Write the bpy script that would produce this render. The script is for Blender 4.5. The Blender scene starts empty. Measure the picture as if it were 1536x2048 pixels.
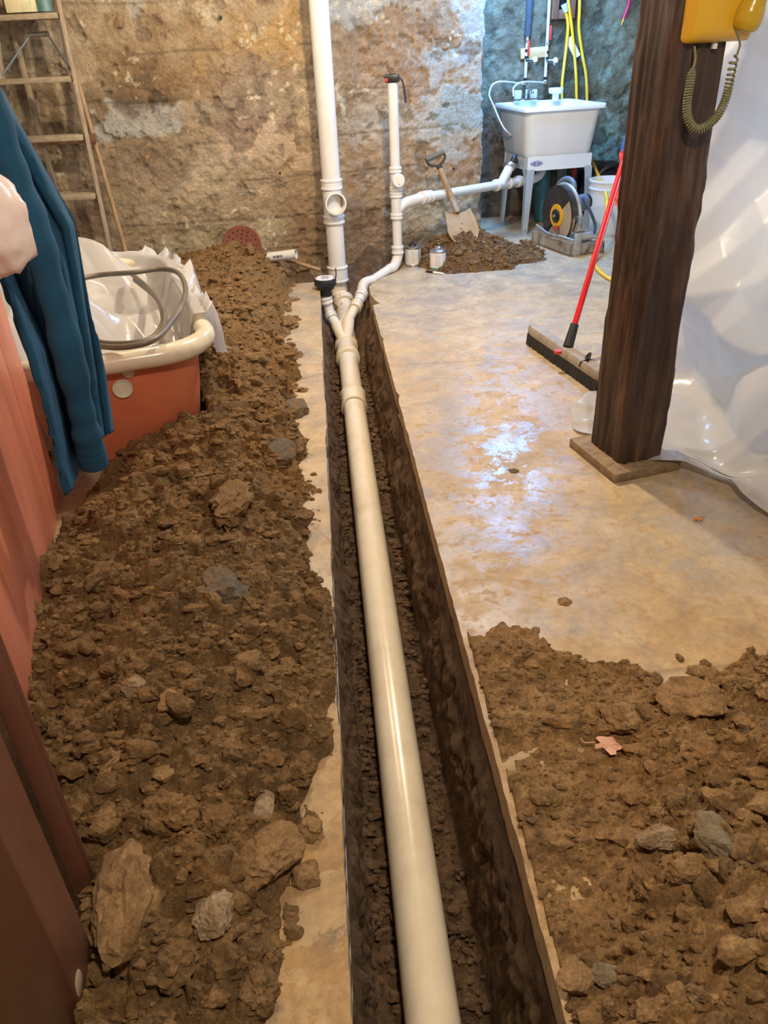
import bpy, bmesh, math, random
import numpy as np
from mathutils import Vector, Matrix

# ------------------------------------------------------------------ camera
S = bpy.context.scene
COL = S.collection
CAM_H, FPX = 1.30, 1540.0
PITCH, ROLL = math.radians(31.44), math.atan2(120, 2516)
FW = Vector((0, math.cos(PITCH), -math.sin(PITCH)))
U0 = Vector((0, math.sin(PITCH), math.cos(PITCH)))
CR = Vector((1, 0, 0)) * math.cos(ROLL) - U0 * math.sin(ROLL)
CU = Vector((1, 0, 0)) * math.sin(ROLL) + U0 * math.cos(ROLL)
CP = Vector((0, 0, CAM_H))
cd = bpy.data.cameras.new('camera'); cam = bpy.data.objects.new('camera', cd); COL.objects.link(cam)
cam.matrix_world = Matrix(((CR.x, CU.x, -FW.x, CP.x), (CR.y, CU.y, -FW.y, CP.y), (CR.z, CU.z, -FW.z, CP.z), (0, 0, 0, 1)))
cd.sensor_fit = 'VERTICAL'; cd.sensor_height = 24.0; cd.lens = 24.0 * FPX / 2048.0
cd.clip_start = 0.02
S.camera = cam

# ------------------------------------------------------------------ light
S.view_settings.view_transform = 'Standard'; S.view_settings.look = 'None'
S.view_settings.gamma = 1.0; S.view_settings.use_curve_mapping = False
S.view_settings.exposure = 1.0
W = bpy.data.worlds.new('world'); S.world = W; W.use_nodes = True
W.node_tree.nodes['Background'].inputs[0].default_value = (1.0, 0.86, 0.70, 1)
W.node_tree.nodes['Background'].inputs[1].default_value = 0.16

def lamp(name, kind, loc, energy, color, size=0.05, rot=None, sy=None):
    l = bpy.data.lights.new(name, kind); l.energy = energy; l.color = color
    if kind == 'AREA':
        l.shape = 'RECTANGLE'; l.size = size; l.size_y = sy or size
    else:
        l.shadow_soft_size = size
    o = bpy.data.objects.new(name, l); COL.objects.link(o); o.location = loc
    if rot: o.rotation_euler = rot
    return o
lamp('warm_ceiling_bulb', 'POINT', (0.30, 3.6, 2.2), 80, (1.0, 0.88, 0.70), 0.06)
lamp('warm_ceiling_bulb_left', 'POINT', (-0.95, 3.7, 2.2), 34, (1.0, 0.84, 0.62), 0.06)
lamp('warm_ceiling_bulb_near', 'POINT', (0.35, 0.35, 2.2), 52, (1.0, 0.90, 0.73), 0.06)
lamp('cool_shop_light', 'AREA', (1.10, 6.0, 2.05), 46, (0.19, 0.47, 1.0), 0.25, (math.radians(0), 0, 0), 1.1)
lamp('cool_fill_right', 'AREA', (2.7, 3.0, 1.2), 22, (0.45, 0.68, 1.0), 0.7, (0, math.radians(90), 0), 0.8)  # unseen cool light added behind the plastic sheet, for fill and translucence

# ------------------------------------------------------------------ pixel helpers (turn a pixel into a point at a known distance)
def ray(x, y): return FW + CR * ((x - 768) / FPX) - CU * ((y - 1024) / FPX)
def onz(x, y, z=0.0):
    d = ray(x, y); return CP + d * ((z - CAM_H) / d.z)
def at(x, y, Y):
    d = ray(x, y); return CP + d * (Y / d.y)

# ------------------------------------------------------------------ numpy noise
def _hash(ix, iy, iz, s):
    h = (ix.astype(np.int64) * 374761393 + iy.astype(np.int64) * 668265263 + iz.astype(np.int64) * 2147483647 + s * 974634777) & 0xFFFFFFFF
    h = ((h ^ (h >> 13)) * 1274126177) & 0xFFFFFFFF
    h = ((h ^ (h >> 16)) * 2246822519) & 0xFFFFFFFF
    h = h ^ (h >> 15)
    return (h & 0xFFFFFF).astype(np.float64) / 0xFFFFFF
def vn(x, y, z=None, s=0):
    x = np.asarray(x, float); y = np.asarray(y, float)
    z = np.zeros_like(x) if z is None else np.asarray(z, float)
    ix, iy, iz = np.floor(x), np.floor(y), np.floor(z)
    fx, fy, fz = x - ix, y - iy, z - iz
    fx, fy, fz = [t * t * t * (t * (t * 6 - 15) + 10) for t in (fx, fy, fz)]
    r = 0
    for a in (0, 1):
        for b in (0, 1):
            for c in (0, 1):
                w = (fx if a else 1 - fx) * (fy if b else 1 - fy) * (fz if c else 1 - fz)
                r = r + w * _hash(ix + a, iy + b, iz + c, s)
    return r * 2 - 1
def fbm(x, y, z=None, s=0, o=4, g=0.5):
    r = 0; a = 1.0; f = 1.0
    for i in range(o):
        r = r + a * vn(x * f, y * f, None if z is None else z * f, s + i * 17)
        a *= g; f *= 2.03
    return r
def clodf(x, y, cell, s, prob=0.75):
    """field of overlapping lumps, 0..1"""
    wx = x + cell * 0.30 * vn(x / cell * 1.9, y / cell * 1.9, None, s + 5) + cell * .12 * vn(x / cell * 5, y / cell * 5, None, s + 6)
    wy = y + cell * 0.30 * vn(x / cell * 1.9, y / cell * 1.9, None, s + 7) + cell * .12 * vn(x / cell * 5, y / cell * 5, None, s + 8)
    gx, gy = np.floor(wx / cell), np.floor(wy / cell)
    out = np.zeros_like(wx); z0 = np.zeros_like(wx)
    for a in (-1, 0, 1):
        for b in (-1, 0, 1):
            cx, cy = gx + a, gy + b
            px = (cx + _hash(cx, cy, z0, s)) * cell; py = (cy + _hash(cx, cy, z0, s + 1)) * cell
            r = (0.38 + 0.42 * _hash(cx, cy, z0, s + 2)) * cell
            on = _hash(cx, cy, z0, s + 3) < prob
            hh = 0.45 + 0.55 * _hash(cx, cy, z0, s + 4)
            ax = (_hash(cx, cy, z0, s + 11) - .5) * 1.2; ay = (_hash(cx, cy, z0, s + 12) - .5) * 1.2
            dx, dy = wx - px, wy - py
            d = (dx * dx + dy * dy) / (r * r)
            tilt = np.clip(1 + (ax * dx + ay * dy) / r, .3, 1.7)
            v = np.where(on & (d < 1), np.minimum(1.2 * np.maximum(0, 1 - d) ** .72, hh * tilt), 0)
            out = np.maximum(out, v)
    return out
def sstep(a, b, x):
    t = np.clip((x - a) / (b - a), 0, 1); return t * t * (3 - 2 * t)

# ------------------------------------------------------------------ mesh helpers
def npmesh(name, V, F, cols=None, smooth=True):
    V = np.ascontiguousarray(V, dtype=np.float32); F = np.ascontiguousarray(F, dtype=np.int32)
    me = bpy.data.meshes.new(name)
    me.vertices.add(len(V)); me.vertices.foreach_set('co', V.ravel())
    k = F.shape[1]
    me.loops.add(F.size); me.loops.foreach_set('vertex_index', F.ravel())
    me.polygons.add(len(F)); me.polygons.foreach_set('loop_start', np.arange(0, F.size, k, dtype=np.int32))
    me.update(calc_edges=True); me.validate()
    me.polygons.foreach_set('use_smooth', np.full(len(me.polygons), smooth))
    if cols is not None:
        a = me.attributes.new('Col', 'FLOAT_COLOR', 'POINT')
        c = np.ones((len(V), 4), np.float32); c[:, :3] = cols
        a.data.foreach_set('color', c.ravel())
    return me
def gridF(nu, nv):
    i = np.arange(nu - 1)[:, None] * nv + np.arange(nv - 1)[None, :]
    i = i.ravel()
    return np.stack([i, i + nv, i + nv + 1, i + 1], 1)
def obj(name, me, mat, parent=None, loc=None):
    o = bpy.data.objects.new(name, me); COL.objects.link(o)
    if mat and not me.materials: me.materials.append(mat)
    if parent: o.parent = parent
    if loc is not None: o.location = loc
    return o
def tag(o, label=None, cat=None, group=None, kind=None):
    if label: o['label'] = label
    if cat: o['category'] = cat
    if group: o['group'] = group
    if kind: o['kind'] = kind
    return o
def thing(name, label, cat, loc=(0, 0, 0), rz=0.0, group=None):
    o = bpy.data.objects.new(name, None); COL.objects.link(o); o.empty_display_size = .05
    o.location = loc; o.rotation_euler = (0, 0, rz)
    return tag(o, label, cat, group)

class MB:
    """collects boxes, tubes and lathes into one mesh"""
    def __init__(s): s.v = []; s.f = []; s.mi = []; s.cur = 0
    def add(s, vs, fs):
        b = len(s.v); s.v += [tuple(v) for v in vs]; s.f += [tuple(i + b for i in f) for f in fs]; s.mi += [s.cur] * len(fs); return s
    def box(s, c, d, M=None, bev=0.0):
        bm = bmesh.new(); bmesh.ops.create_cube(bm, size=1)
        for v in bm.verts: v.co = Vector((v.co.x * d[0], v.co.y * d[1], v.co.z * d[2]))
        if bev > 0: bmesh.ops.bevel(bm, geom=list(bm.edges), offset=bev, segments=2, profile=.5, affect='EDGES')
        M = M or Matrix()
        T = Matrix.Translation(Vector(c)) @ M.to_4x4()
        bm.verts.index_update()
        s.add([T @ v.co for v in bm.verts], [[v.index for v in f.verts] for f in bm.faces]); bm.free(); return s
    def tube(s, pts, r, n=14, caps=True, closed=False):
        pts = [Vector(p) for p in pts]; N = len(pts)
        rs = r if isinstance(r, (list, tuple)) else [r] * N
        T = []
        for i in range(N):
            a = pts[i - 1] if (i > 0 or closed) else pts[i]; b = pts[(i + 1) % N] if (i < N - 1 or closed) else pts[i]
            t = (b - a); T.append(t.normalized() if t.length > 1e-9 else (T[-1] if T else Vector((0, 0, 1))))
        nrm = T[0].orthogonal().normalized(); vs = []; fs = []
        for i in range(N):
            if i > 0:
                ax = T[i - 1].cross(T[i])
                if ax.length > 1e-7: nrm = Matrix.Rotation(T[i - 1].angle(T[i]), 3, ax) @ nrm
            nrm = (nrm - T[i] * nrm.dot(T[i])).normalized(); bn = T[i].cross(nrm)
            for k in range(n):
                a = 2 * math.pi * k / n; vs.append(pts[i] + (nrm * math.cos(a) + bn * math.sin(a)) * rs[i])
        for i in range(N if closed else N - 1):
            j = (i + 1) % N
            for k in range(n):
                fs.append((i * n + k, i * n + (k + 1) % n, j * n + (k + 1) % n, j * n + k))
        if caps and not closed:
            fs.append(tuple(range(n - 1, -1, -1))); fs.append(tuple((N - 1) * n + k for k in range(n)))
        return s.add(vs, fs)
    def lathe(s, prof, n=28, M=None, caps=True):
        M = M or Matrix(); vs = []; fs = []
        for (r, z) in prof:
            for k in range(n):
                a = 2 * math.pi * k / n; vs.append(M @ Vector((r * math.cos(a), r * math.sin(a), z)))
        for i in range(len(prof) - 1):
            for k in range(n): fs.append((i * n + k, i * n + (k + 1) % n, (i + 1) * n + (k + 1) % n, (i + 1) * n + k))
        if caps:
            if prof[0][0] > 1e-6: fs.append(tuple(range(n - 1, -1, -1)))
            if prof[-1][0] > 1e-6: fs.append(tuple((len(prof) - 1) * n + k for k in range(n)))
        return s.add(vs, fs)
    def build(s, name, mat, parent=None, smooth=True, ang=0.7, loc=None):
        me = bpy.data.meshes.new(name); me.from_pydata(s.v, [], s.f); me.update()
        bm = bmesh.new(); bm.from_mesh(me)
        bmesh.ops.remove_doubles(bm, verts=bm.verts, dist=1e-6)
        bmesh.ops.recalc_face_normals(bm, faces=bm.faces)
        if smooth:
            for f in bm.faces: f.smooth = True
            for e in bm.edges:
                if len(e.link_faces) == 2 and e.calc_face_angle(0) > ang: e.smooth = False
        bm.to_mesh(me); bm.free()
        return obj(name, me, mat, parent, loc)
def ZM(a, loc=(0, 0, 0)): return Matrix.Translation(Vector(loc)) @ Matrix.Rotation(a, 4, 'Z')
def along(p, d, up=None):
    """matrix whose z axis runs along d at p"""
    q = Vector(d).to_track_quat('Z', 'Y'); return Matrix.Translation(Vector(p)) @ q.to_matrix().to_4x4()
def spline(pts, n=10):
    pts = [Vector(p) for p in pts]; out = []
    P = [pts[0] * 2 - pts[1]] + pts + [pts[-1] * 2 - pts[-2]]
    for i in range(1, len(P) - 2):
        a, b, c, d = P[i - 1], P[i], P[i + 1], P[i + 2]
        for k in range(n):
            t = k / n
            out.append(0.5 * ((2 * b) + (c - a) * t + (2 * a - 5 * b + 4 * c - d) * t * t + (3 * b - a - 3 * c + d) * t ** 3))
    out.append(pts[-1]); return out

# ------------------------------------------------------------------ materials
def lin(r, g, b):
    f = lambda c: (c / 255 / 12.92) if c / 255 <= .04045 else ((c / 255 + .055) / 1.055) ** 2.4
    return (f(r), f(g), f(b))
class NT:
    def __init__(s, name):
        s.m = bpy.data.materials.new(name); s.m.use_nodes = True; s.t = s.m.node_tree
        s.b = s.t.nodes['Principled BSDF']; s.out = s.t.nodes['Material Output']
    def n(s, typ, **k):
        q = s.t.nodes.new(typ)
        for a, v in k.items(): setattr(q, a, v)
        return q
    def l(s, a, b): s.t.links.new(a, b)
    def val(s, sock, v):
        if hasattr(v, 'links') or isinstance(v, bpy.types.NodeSocket): s.l(v, sock)
        else: sock.default_value = v
    def coord(s, kind='Position', scale=(1, 1, 1)):
        o = s.n('ShaderNodeNewGeometry').outputs['Position'] if kind == 'Position' else s.n('ShaderNodeTexCoord').outputs[kind]
        if scale != (1, 1, 1):
            mp = s.n('ShaderNodeMapping'); mp.inputs['Scale'].default_value = scale; s.l(o, mp.inputs[0]); o = mp.outputs[0]
        return o
    def noise(s, co, scale, detail=4, rough=.55, dist=0.0):
        q = s.n('ShaderNodeTexNoise'); s.l(co, q.inputs['Vector']); q.inputs['Scale'].default_value = scale
        q.inputs['Detail'].default_value = detail; q.inputs['Roughness'].default_value = rough; q.inputs['Distortion'].default_value = dist
        return q.outputs['Fac']
    def ramp(s, fac, stops):
        q = s.n('ShaderNodeValToRGB'); e = q.color_ramp.elements
        while len(e) < len(stops): e.new(.5)
        for i, (p, c) in enumerate(stops):
            e[i].position = p; e[i].color = (*c, 1) if not isinstance(c, (int, float)) else (c, c, c, 1)
        s.l(fac, q.inputs[0]); return q.outputs[0]
    def mix(s, fac, a, b, mode='MIX'):
        q = s.n('ShaderNodeMix', data_type='RGBA', blend_type=mode)
        s.val(q.inputs['Factor'], fac)
        for k, v in ((6, a), (7, b)):
            if isinstance(v, bpy.types.NodeSocket): s.l(v, q.inputs[k])
            else: q.inputs[k].default_value = (*v, 1) if not isinstance(v, (int, float)) else (v, v, v, 1)
        return q.outputs[2]
    def math(s, op, a, b=0.0):
        q = s.n('ShaderNodeMath', operation=op); s.val(q.inputs[0], a); s.val(q.inputs[1], b); return q.outputs[0]
    def bump(s, h, strength=.5, dist=.01, base=None):
        q = s.n('ShaderNodeBump'); q.inputs['Strength'].default_value = strength; q.inputs['Distance'].default_value = dist
        s.l(h, q.inputs['Height'])
        if base is not None: s.l(base, q.inputs['Normal'])
        return q.outputs[0]
    def fin(s, col=None, rough=None, normal=None, metal=None):
        if col is not None: s.val(s.b.inputs['Base Color'], col if isinstance(col, bpy.types.NodeSocket) else (*col, 1))
        if rough is not None: s.val(s.b.inputs['Roughness'], rough)
        if metal is not None: s.b.inputs['Metallic'].default_value = metal
        if normal is not None: s.l(normal, s.b.inputs['Normal'])
        return s.m
def simple(name, col, rough=.5, metal=0.0, var=.12, scale=30, bump=0.0, bscale=120, dirt=None, dscale=6, damt=.35, coord='Object', stretch=(1, 1, 1)):
    t = NT(name); co = t.coord(coord, stretch)
    n = t.noise(co, scale, 5)
    c = t.ramp(n, [(.3, tuple(x * (1 - var) for x in col)), (.7, tuple(min(1, x * (1 + var)) for x in col))])
    if dirt:
        d = t.noise(co, dscale, 8, .65)
        f = t.ramp(d, [(.5, 0.0), (.72, damt)])
        c = t.mix(f, c, dirt)
    nm = t.bump(t.noise(co, bscale, 6, .6), bump, .004) if bump else None
    return t.fin(c, rough, nm, metal)

M = {}
def soil_mat(name, palette, attr=True):
    t = NT(name); co = t.coord('Position')
    a = t.noise(co, 3.0, 5, .6); b = t.noise(co, 26.0, 6, .65); c = t.noise(co, 160.0, 5, .7)
    col = t.ramp(b, [(.25, palette[0]), (.48, palette[1]), (.62, palette[2]), (.8, palette[3])])
    col = t.mix(t.ramp(a, [(.42, 0.0), (.68, .55)]), col, palette[4])
    col = t.mix(t.ramp(t.noise(co, 7.0, 4, .6, 1.0), [(.62, 0.0), (.72, .7)]), col, palette[5])
    gr = t.ramp(c, [(.3, .55), (.5, 1.0), (.70, 1.45)])
    col = t.mix(1.0, col, gr, 'MULTIPLY')
    if attr:
        q = t.n('ShaderNodeAttribute'); q.attribute_name = 'Col'
        col = t.mix(1.0, col, q.outputs['Color'], 'MULTIPLY')
    rnd = t.n('ShaderNodeObjectInfo').outputs['Random']
    col = t.mix(1.0, col, t.ramp(rnd, [(0, .86), (1, 1.14)]), 'MULTIPLY')
    nm = t.bump(t.noise(co, 60, 9, .78), .9, .014)
    nm = t.bump(c, .8, .005, nm)
    return t.fin(col, .93, nm)
PAL = [lin(100, 76, 48), lin(140, 108, 66), lin(162, 128, 82), lin(190, 158, 112), lin(152, 112, 62), lin(132, 114, 90)]
M['soil'] = soil_mat('clay_soil', PAL)
M['soil_clod'] = soil_mat('clay_clod', PAL, attr=False)
M['soil_dark'] = soil_mat('trench_soil', [lin(84, 62, 42), lin(118, 90, 62), lin(138, 108, 76), lin(160, 130, 94), lin(124, 92, 58), lin(112, 98, 82)])
def stone_mat(name, col, dust):
    t = NT(name); co = t.coord('Position')
    n = t.noise(co, 30, 8, .7); c = t.ramp(n, [(.28, tuple(x * .62 for x in col)), (.5, col), (.74, tuple(min(1, x * 1.25) for x in col))])
    c = t.mix(t.ramp(t.noise(co, 14, 7, .7, .5), [(.46, 0.0), (.60, .85)]), c, dust)
    c = t.mix(1.0, c, t.ramp(t.noise(co, 220, 4, .7), [(.3, .7), (.7, 1.25)]), 'MULTIPLY')
    nm = t.bump(t.noise(co, 45, 9, .75), .9, .016); nm = t.bump(t.noise(co, 200, 4, .7), .7, .004, nm)
    return t.fin(c, .93, nm)
M['stone_pale'] = stone_mat('stone_pale_rock', lin(196, 170, 136), lin(160, 124, 80))
M['stone_grey'] = stone_mat('stone_grey_rock', lin(156, 144, 116), lin(150, 120, 82))
M['stone_tan'] = stone_mat('stone_tan_rock', lin(184, 146, 98), lin(140, 104, 62))
M['stone_blue'] = stone_mat('stone_blue_rock', lin(118, 108, 92), lin(140, 108, 70))

def floor_mat():
    t = NT('worn_concrete_floor'); co = t.coord('Position')
    a = t.noise(co, 1.1, 6, .6, .6); b = t.noise(co, 5.5, 8, .68, .4); c = t.noise(co, 45, 6, .65)
    col = t.ramp(b, [(.28, lin(140, 128, 110)), (.47, lin(176, 156, 126)), (.60, lin(192, 170, 134)), (.78, lin(204, 192, 168))])
    col = t.mix(t.ramp(a, [(.40, 0.0), (.60, .75)]), col, lin(152, 148, 144))
    col = t.mix(t.ramp(t.noise(co, 2.3, 7, .7, 1.2), [(.54, 0.0), (.68, .65)]), col, lin(186, 158, 104))
    # dusting of dried clay near the trench
    sx = t.n('ShaderNodeSeparateXYZ'); t.l(co, sx.inputs[0])
    near = t.math('SUBTRACT', 1.75, sx.outputs['Y'])
    nn = t.math('ADD', near, t.math('MULTIPLY', t.math('SUBTRACT', t.noise(co, 3.2, 7, .7), .5), 2.6))
    dust = t.ramp(nn, [(.0, 0.0), (.75, .9)])
    dcol = t.ramp(t.noise(co, 9, 8, .72, .6), [(.36, lin(118, 102, 82)), (.48, lin(150, 118, 76)), (.60, lin(172, 134, 84)), (.75, lin(186, 154, 106))])
    col = t.mix(dust, col, dcol)
    # damp drips by the cans
    dv_ = t.n('ShaderNodeVectorMath', operation='DISTANCE'); t.l(co, dv_.inputs[0]); dv_.inputs[1].default_value = (.36, 4.72, 0)
    vo = t.n('ShaderNodeTexVoronoi'); vo.inputs['Scale'].default_value = 20; t.l(co, vo.inputs['Vector'])
    spot = t.math('ADD', vo.outputs['Distance'], t.math('MULTIPLY', dv_.outputs['Value'], 1.0))
    wet = t.ramp(spot, [(.30, .55), (.36, 0.0)])
    col = t.mix(wet, col, lin(104, 98, 96))
    # patches of dried mud film
    film = t.ramp(t.noise(co, 5.0, 10, .80, .3), [(.485, 0.0), (.535, 1.0)])
    col = t.mix(t.math('MULTIPLY', film, .60), col, t.ramp(b, [(.35, lin(170, 144, 104)), (.65, lin(198, 174, 132))]))
    # scattered clay flecks
    fl = t.ramp(t.noise(co, 16, 9, .78), [(.545, 0.0), (.585, .65)])
    col = t.mix(fl, col, lin(166, 134, 92))
    col = t.mix(1.0, col, t.ramp(c, [(.3, .86), (.7, 1.1)]), 'MULTIPLY')
    # hairline crack
    w = t.n('ShaderNodeTexVoronoi', feature='DISTANCE_TO_EDGE'); w.inputs['Scale'].default_value = .55
    wc = t.mix(.10, co, t.n('ShaderNodeTexNoise').outputs['Color']); t.l(wc, w.inputs['Vector'])
    col = t.mix(t.ramp(w.outputs['Distance'], [(.0, .5), (.004, 0.0)]), col, lin(120, 100, 76))
    r = t.ramp(t.noise(co, 4.2, 7, .7, .5), [(.36, .20), (.52, .32), (.66, .50)])
    r = t.mix(t.math('MULTIPLY', film, .85), r, .72); r = t.mix(dust, r, .9); r = t.mix(fl, r, .85)
    nm = t.bump(c, .10, .004); nm = t.bump(t.noise(co, 7, 5, .6), .12, .012, nm)
    return t.fin(col, r, nm)
M['floor'] = floor_mat()
M['slab_edge'] = simple('cut_concrete_edge', lin(196, 172, 136), .85, 0, .2, 40, .5, 90, lin(140, 104, 62), 7, .8, 'Position')

def wall_mat(name):
    t = NT(name); co = t.coord('Position')
    q = t.n('ShaderNodeAttribute'); q.attribute_name = 'Col'
    a = t.noise(co, 60, 6, .7); b = t.noise(co, 14, 8, .7, .3)
    col = t.mix(1.0, q.outputs['Color'], t.ramp(b, [(.28, .72), (.5, 1.0), (.74, 1.24)]), 'MULTIPLY')
    col = t.mix(1.0, col, t.ramp(a, [(.25, .74), (.5, 1.0), (.75, 1.24)]), 'MULTIPLY')
    v = t.n('ShaderNodeTexVoronoi'); v.inputs['Scale'].default_value = 62; t.l(co, v.inputs['Vector'])
    peb = t.ramp(v.outputs['Distance'], [(.10, .30), (.30, 0.0)])
    col = t.mix(peb, col, lin(206, 182, 150))
    nm = t.bump(t.noise(co, 55, 9, .78), .9, .022); nm = t.bump(v.outputs['Distance'], .5, .008, nm)
    return t.fin(col, .92, nm)
M['wall'] = wall_mat('crumbling_parged_concrete')

def pvc_mat(name, c, dirt, amt):
    return simple(name, c, .26, 0, .04, 14, 0, 60, dirt, 5, amt, 'Position')
M['pvc'] = pvc_mat('white_pvc', lin(222, 220, 216), lin(200, 186, 160), .25)
M['pvc_old'] = pvc_mat('dusty_pvc', lin(228, 216, 192), lin(190, 164, 124), .45)
M['pvc_mud'] = pvc_mat('mud_splashed_pvc', lin(226, 214, 196), lin(120, 92, 60), .0)
def mud_pvc():
    t = NT('muddy_pvc'); co = t.coord('Position')
    f = t.ramp(t.noise(co, 34, 4, .6), [(.60, 0.0), (.64, .95)])
    return t.fin(t.mix(f, lin(228, 218, 200), lin(86, 62, 40)), .35)
M['pvc_mud'] = mud_pvc()
M['print'] = simple('black_print', lin(40, 40, 44), .6)
M['black_rubber'] = simple('black_rubber', lin(38, 40, 44), .45, 0, .2, 30)
M['black_plastic'] = simple('black_plastic', lin(34, 34, 36), .4, 0, .2, 20)
M['white_label'] = simple('white_label', lin(226, 224, 222), .55, 0, .03, 40)
M['red_print'] = simple('red_print', lin(206, 58, 60), .5)
M['steel'] = simple('brushed_steel', lin(190, 190, 188), .3, .9, .1, 40)
M['chrome'] = simple('chrome', lin(220, 222, 224), .12, 1.0, .03, 20)
M['sink_white'] = simple('white_moulded_tub', lin(228, 232, 234), .32, 0, .03, 6)
M['sink_leg'] = simple('grey_steel_leg', lin(176, 186, 192), .4, .2, .06, 14)
M['logo_blue'] = simple('blue_print', lin(44, 84, 160), .5)
def wood(name, c1, c2, c3, sx=(60, 60, 3), rough=.7, bump=.5, coord='Object', scale=1.0):
    t = NT(name); co = t.coord(coord, sx)
    n = t.noise(co, 1.0 * scale, 8, .65, .4); m = t.noise(t.coord(coord), 5, 5, .6)
    col = t.ramp(n, [(.28, c1), (.5, c2), (.75, c3)])
    col = t.mix(t.ramp(m, [(.45, 0.0), (.7, .5)]), col, c1)
    return t.fin(col, rough, t.bump(n, bump, .006))
M['post_wood'] = wood('dark_stained_post', lin(32, 22, 17), lin(64, 44, 33), lin(108, 80, 62), (26, 26, 3.0), .5, 1.0)
M['plank'] = wood('weathered_board', lin(96, 78, 58), lin(140, 118, 90), lin(168, 146, 116), (30, 30, 30), .8, .4)
M['ladder_wood'] = wood('old_ladder_wood', lin(124, 110, 90), lin(158, 142, 118), lin(184, 168, 144), (20, 50, 50), .75, .3)
M['ladder_rail'] = wood('old_ladder_rail', lin(118, 102, 84), lin(150, 132, 110), lin(176, 160, 138), (50, 50, 4), .75, .3)
M['pine'] = wood('pine_block', lin(190, 150, 100), lin(214, 178, 128), lin(226, 194, 148), (12, 60, 60), .7, .2)
M['shaft_wood'] = wood('ash_shaft', lin(126, 102, 72), lin(158, 130, 94), lin(178, 150, 114), (70, 70, 8), .65, .2)
M['box_wood'] = wood('brown_board', lin(84, 58, 42), lin(118, 84, 62), lin(140, 104, 80), (40, 40, 6), .7, .3)
M['red_panel'] = simple('red_painted_board', lin(222, 138, 110), .42, 0, .05, 6, .05, 30, lin(178, 98, 76), 5, .5, 'Position', (1, 1, .3))
M['brown_paint'] = simple('brown_painted_trim', lin(112, 72, 58), .36, 0, .1, 5, .12, 30, lin(128, 104, 90), 7, .35, 'Position', (1, 1, .4))
M['tub_red'] = simple('red_oxide_tub_outside', lin(206, 118, 84), .42, 0, .08, 7, .1, 40, lin(168, 84, 60), 5, .5, 'Position')
M['tub_enamel'] = simple('worn_cream_enamel', lin(222, 212, 190), .22, 0, .05, 8, 0, 40, lin(176, 158, 128), 7, .55, 'Position')
M['hole_white'] = simple('white_enamel_inside', lin(214, 210, 192), .4)
def plastic(name, col, trans=.45, rough=.22):
    t = NT(name); co = t.coord('Position')
    c = t.ramp(t.noise(co, 2.5, 4), [(.3, tuple(x * .93 for x in col)), (.7, col)])
    t.fin(c, rough, t.bump(t.noise(co, 22, 5, .6), .12, .01))
    tr = t.n('ShaderNodeBsdfTranslucent'); t.l(c, tr.inputs[0])
    mx = t.n('ShaderNodeMixShader'); mx.inputs[0].default_value = trans
    t.l(t.b.outputs[0], mx.inputs[1]); t.l(tr.outputs[0], mx.inputs[2]); t.l(mx.outputs[0], t.out.inputs[0])
    return t.m
M['sheet'] = plastic('milky_poly_sheet', lin(204, 202, 200), .30, .25)
M['sheet_tub'] = plastic('white_poly_sheet', lin(218, 216, 214), .35, .2)
M['bag'] = plastic('pinkish_white_bag', lin(244, 230, 224), .30, .2)
def fabric(name, col):
    t = NT(name); co = t.coord('Object')
    c = t.ramp(t.noise(co, 9, 4), [(.3, tuple(x * .8 for x in col)), (.7, tuple(x * 1.15 for x in col))])
    t.fin(c, .95, t.bump(t.noise(co, 420, 3), .3, .002))
    try:
        t.b.inputs['Sheen Weight'].default_value = .15; t.b.inputs['Sheen Tint'].default_value = (*[min(1, x * 3) for x in col], 1)
    except Exception: pass
    return t.m
M['teal'] = fabric('teal_fleece', lin(14, 66, 96))
M['phone'] = simple('mustard_phone_plastic', lin(222, 174, 46), .34, 0, .04, 8)
M['handset'] = simple('olive_yellow_plastic', lin(190, 158, 44), .25, 0, .04, 8)
M['cord'] = simple('grey_green_cord', lin(128, 130, 98), .45, 0, .12, 30)
M['yellow_hose'] = simple('yellow_hose', lin(232, 190, 40), .4, 0, .1, 12, 0, 60, lin(214, 200, 150), 5, .4)
M['red_pole'] = simple('red_painted_pole', lin(206, 28, 36), .25, 0, .06, 10)
M['broom_grey'] = simple('grey_broom_head', lin(150, 140, 126), .6, 0, .15, 20, .2, 60, lin(110, 96, 80), 12, .6)
M['bristle'] = simple('black_bristles', lin(34, 32, 30), .8, 0, .4, 90, .6, 200)
M['saw_metal'] = simple('scuffed_aluminium', lin(186, 184, 180), .38, .55, .15, 16, .1, 60, lin(60, 54, 50), 14, .7)
M['saw_base'] = simple('dirty_saw_tray', lin(168, 158, 146), .5, .3, .2, 14, .15, 60, lin(48, 42, 38), 12, .9)
M['saw_dark'] = simple('black_blade_guard', lin(52, 48, 46), .5, .2, .2, 14, 0, 60, lin(100, 92, 84), 16, .6)
M['blade'] = simple('dusty_blade', lin(188, 170, 150), .5, .3, .1, 18)
M['yellow_flange'] = simple('yellow_flange', lin(224, 170, 24), .4)
M['motor_grey'] = simple('blue_grey_motor', lin(96, 108, 118), .45)
M['bucket'] = simple('white_bucket_plastic', lin(224, 228, 230), .4, 0, .04, 8)
M['rust'] = simple('rusty_iron', lin(126, 74, 54), .9, .0, .25, 30, .5, 90, lin(96, 52, 36), 12, .7)
M['coil'] = simple('grey_brown_tubing', lin(104, 98, 86), .38, 0, .15, 10, 0, 40, lin(140, 130, 112), 9, .5)
M['insul'] = simple('dark_foam_insulation', lin(66, 74, 84), .85)
M['red_handle'] = simple('red_valve_handle', lin(206, 60, 50), .4)
M['green_band'] = simple('green_print', lin(40, 150, 110), .5)
M['leaf'] = simple('dry_leaf', lin(206, 160, 134), .8, 0, .15, 30)
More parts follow.
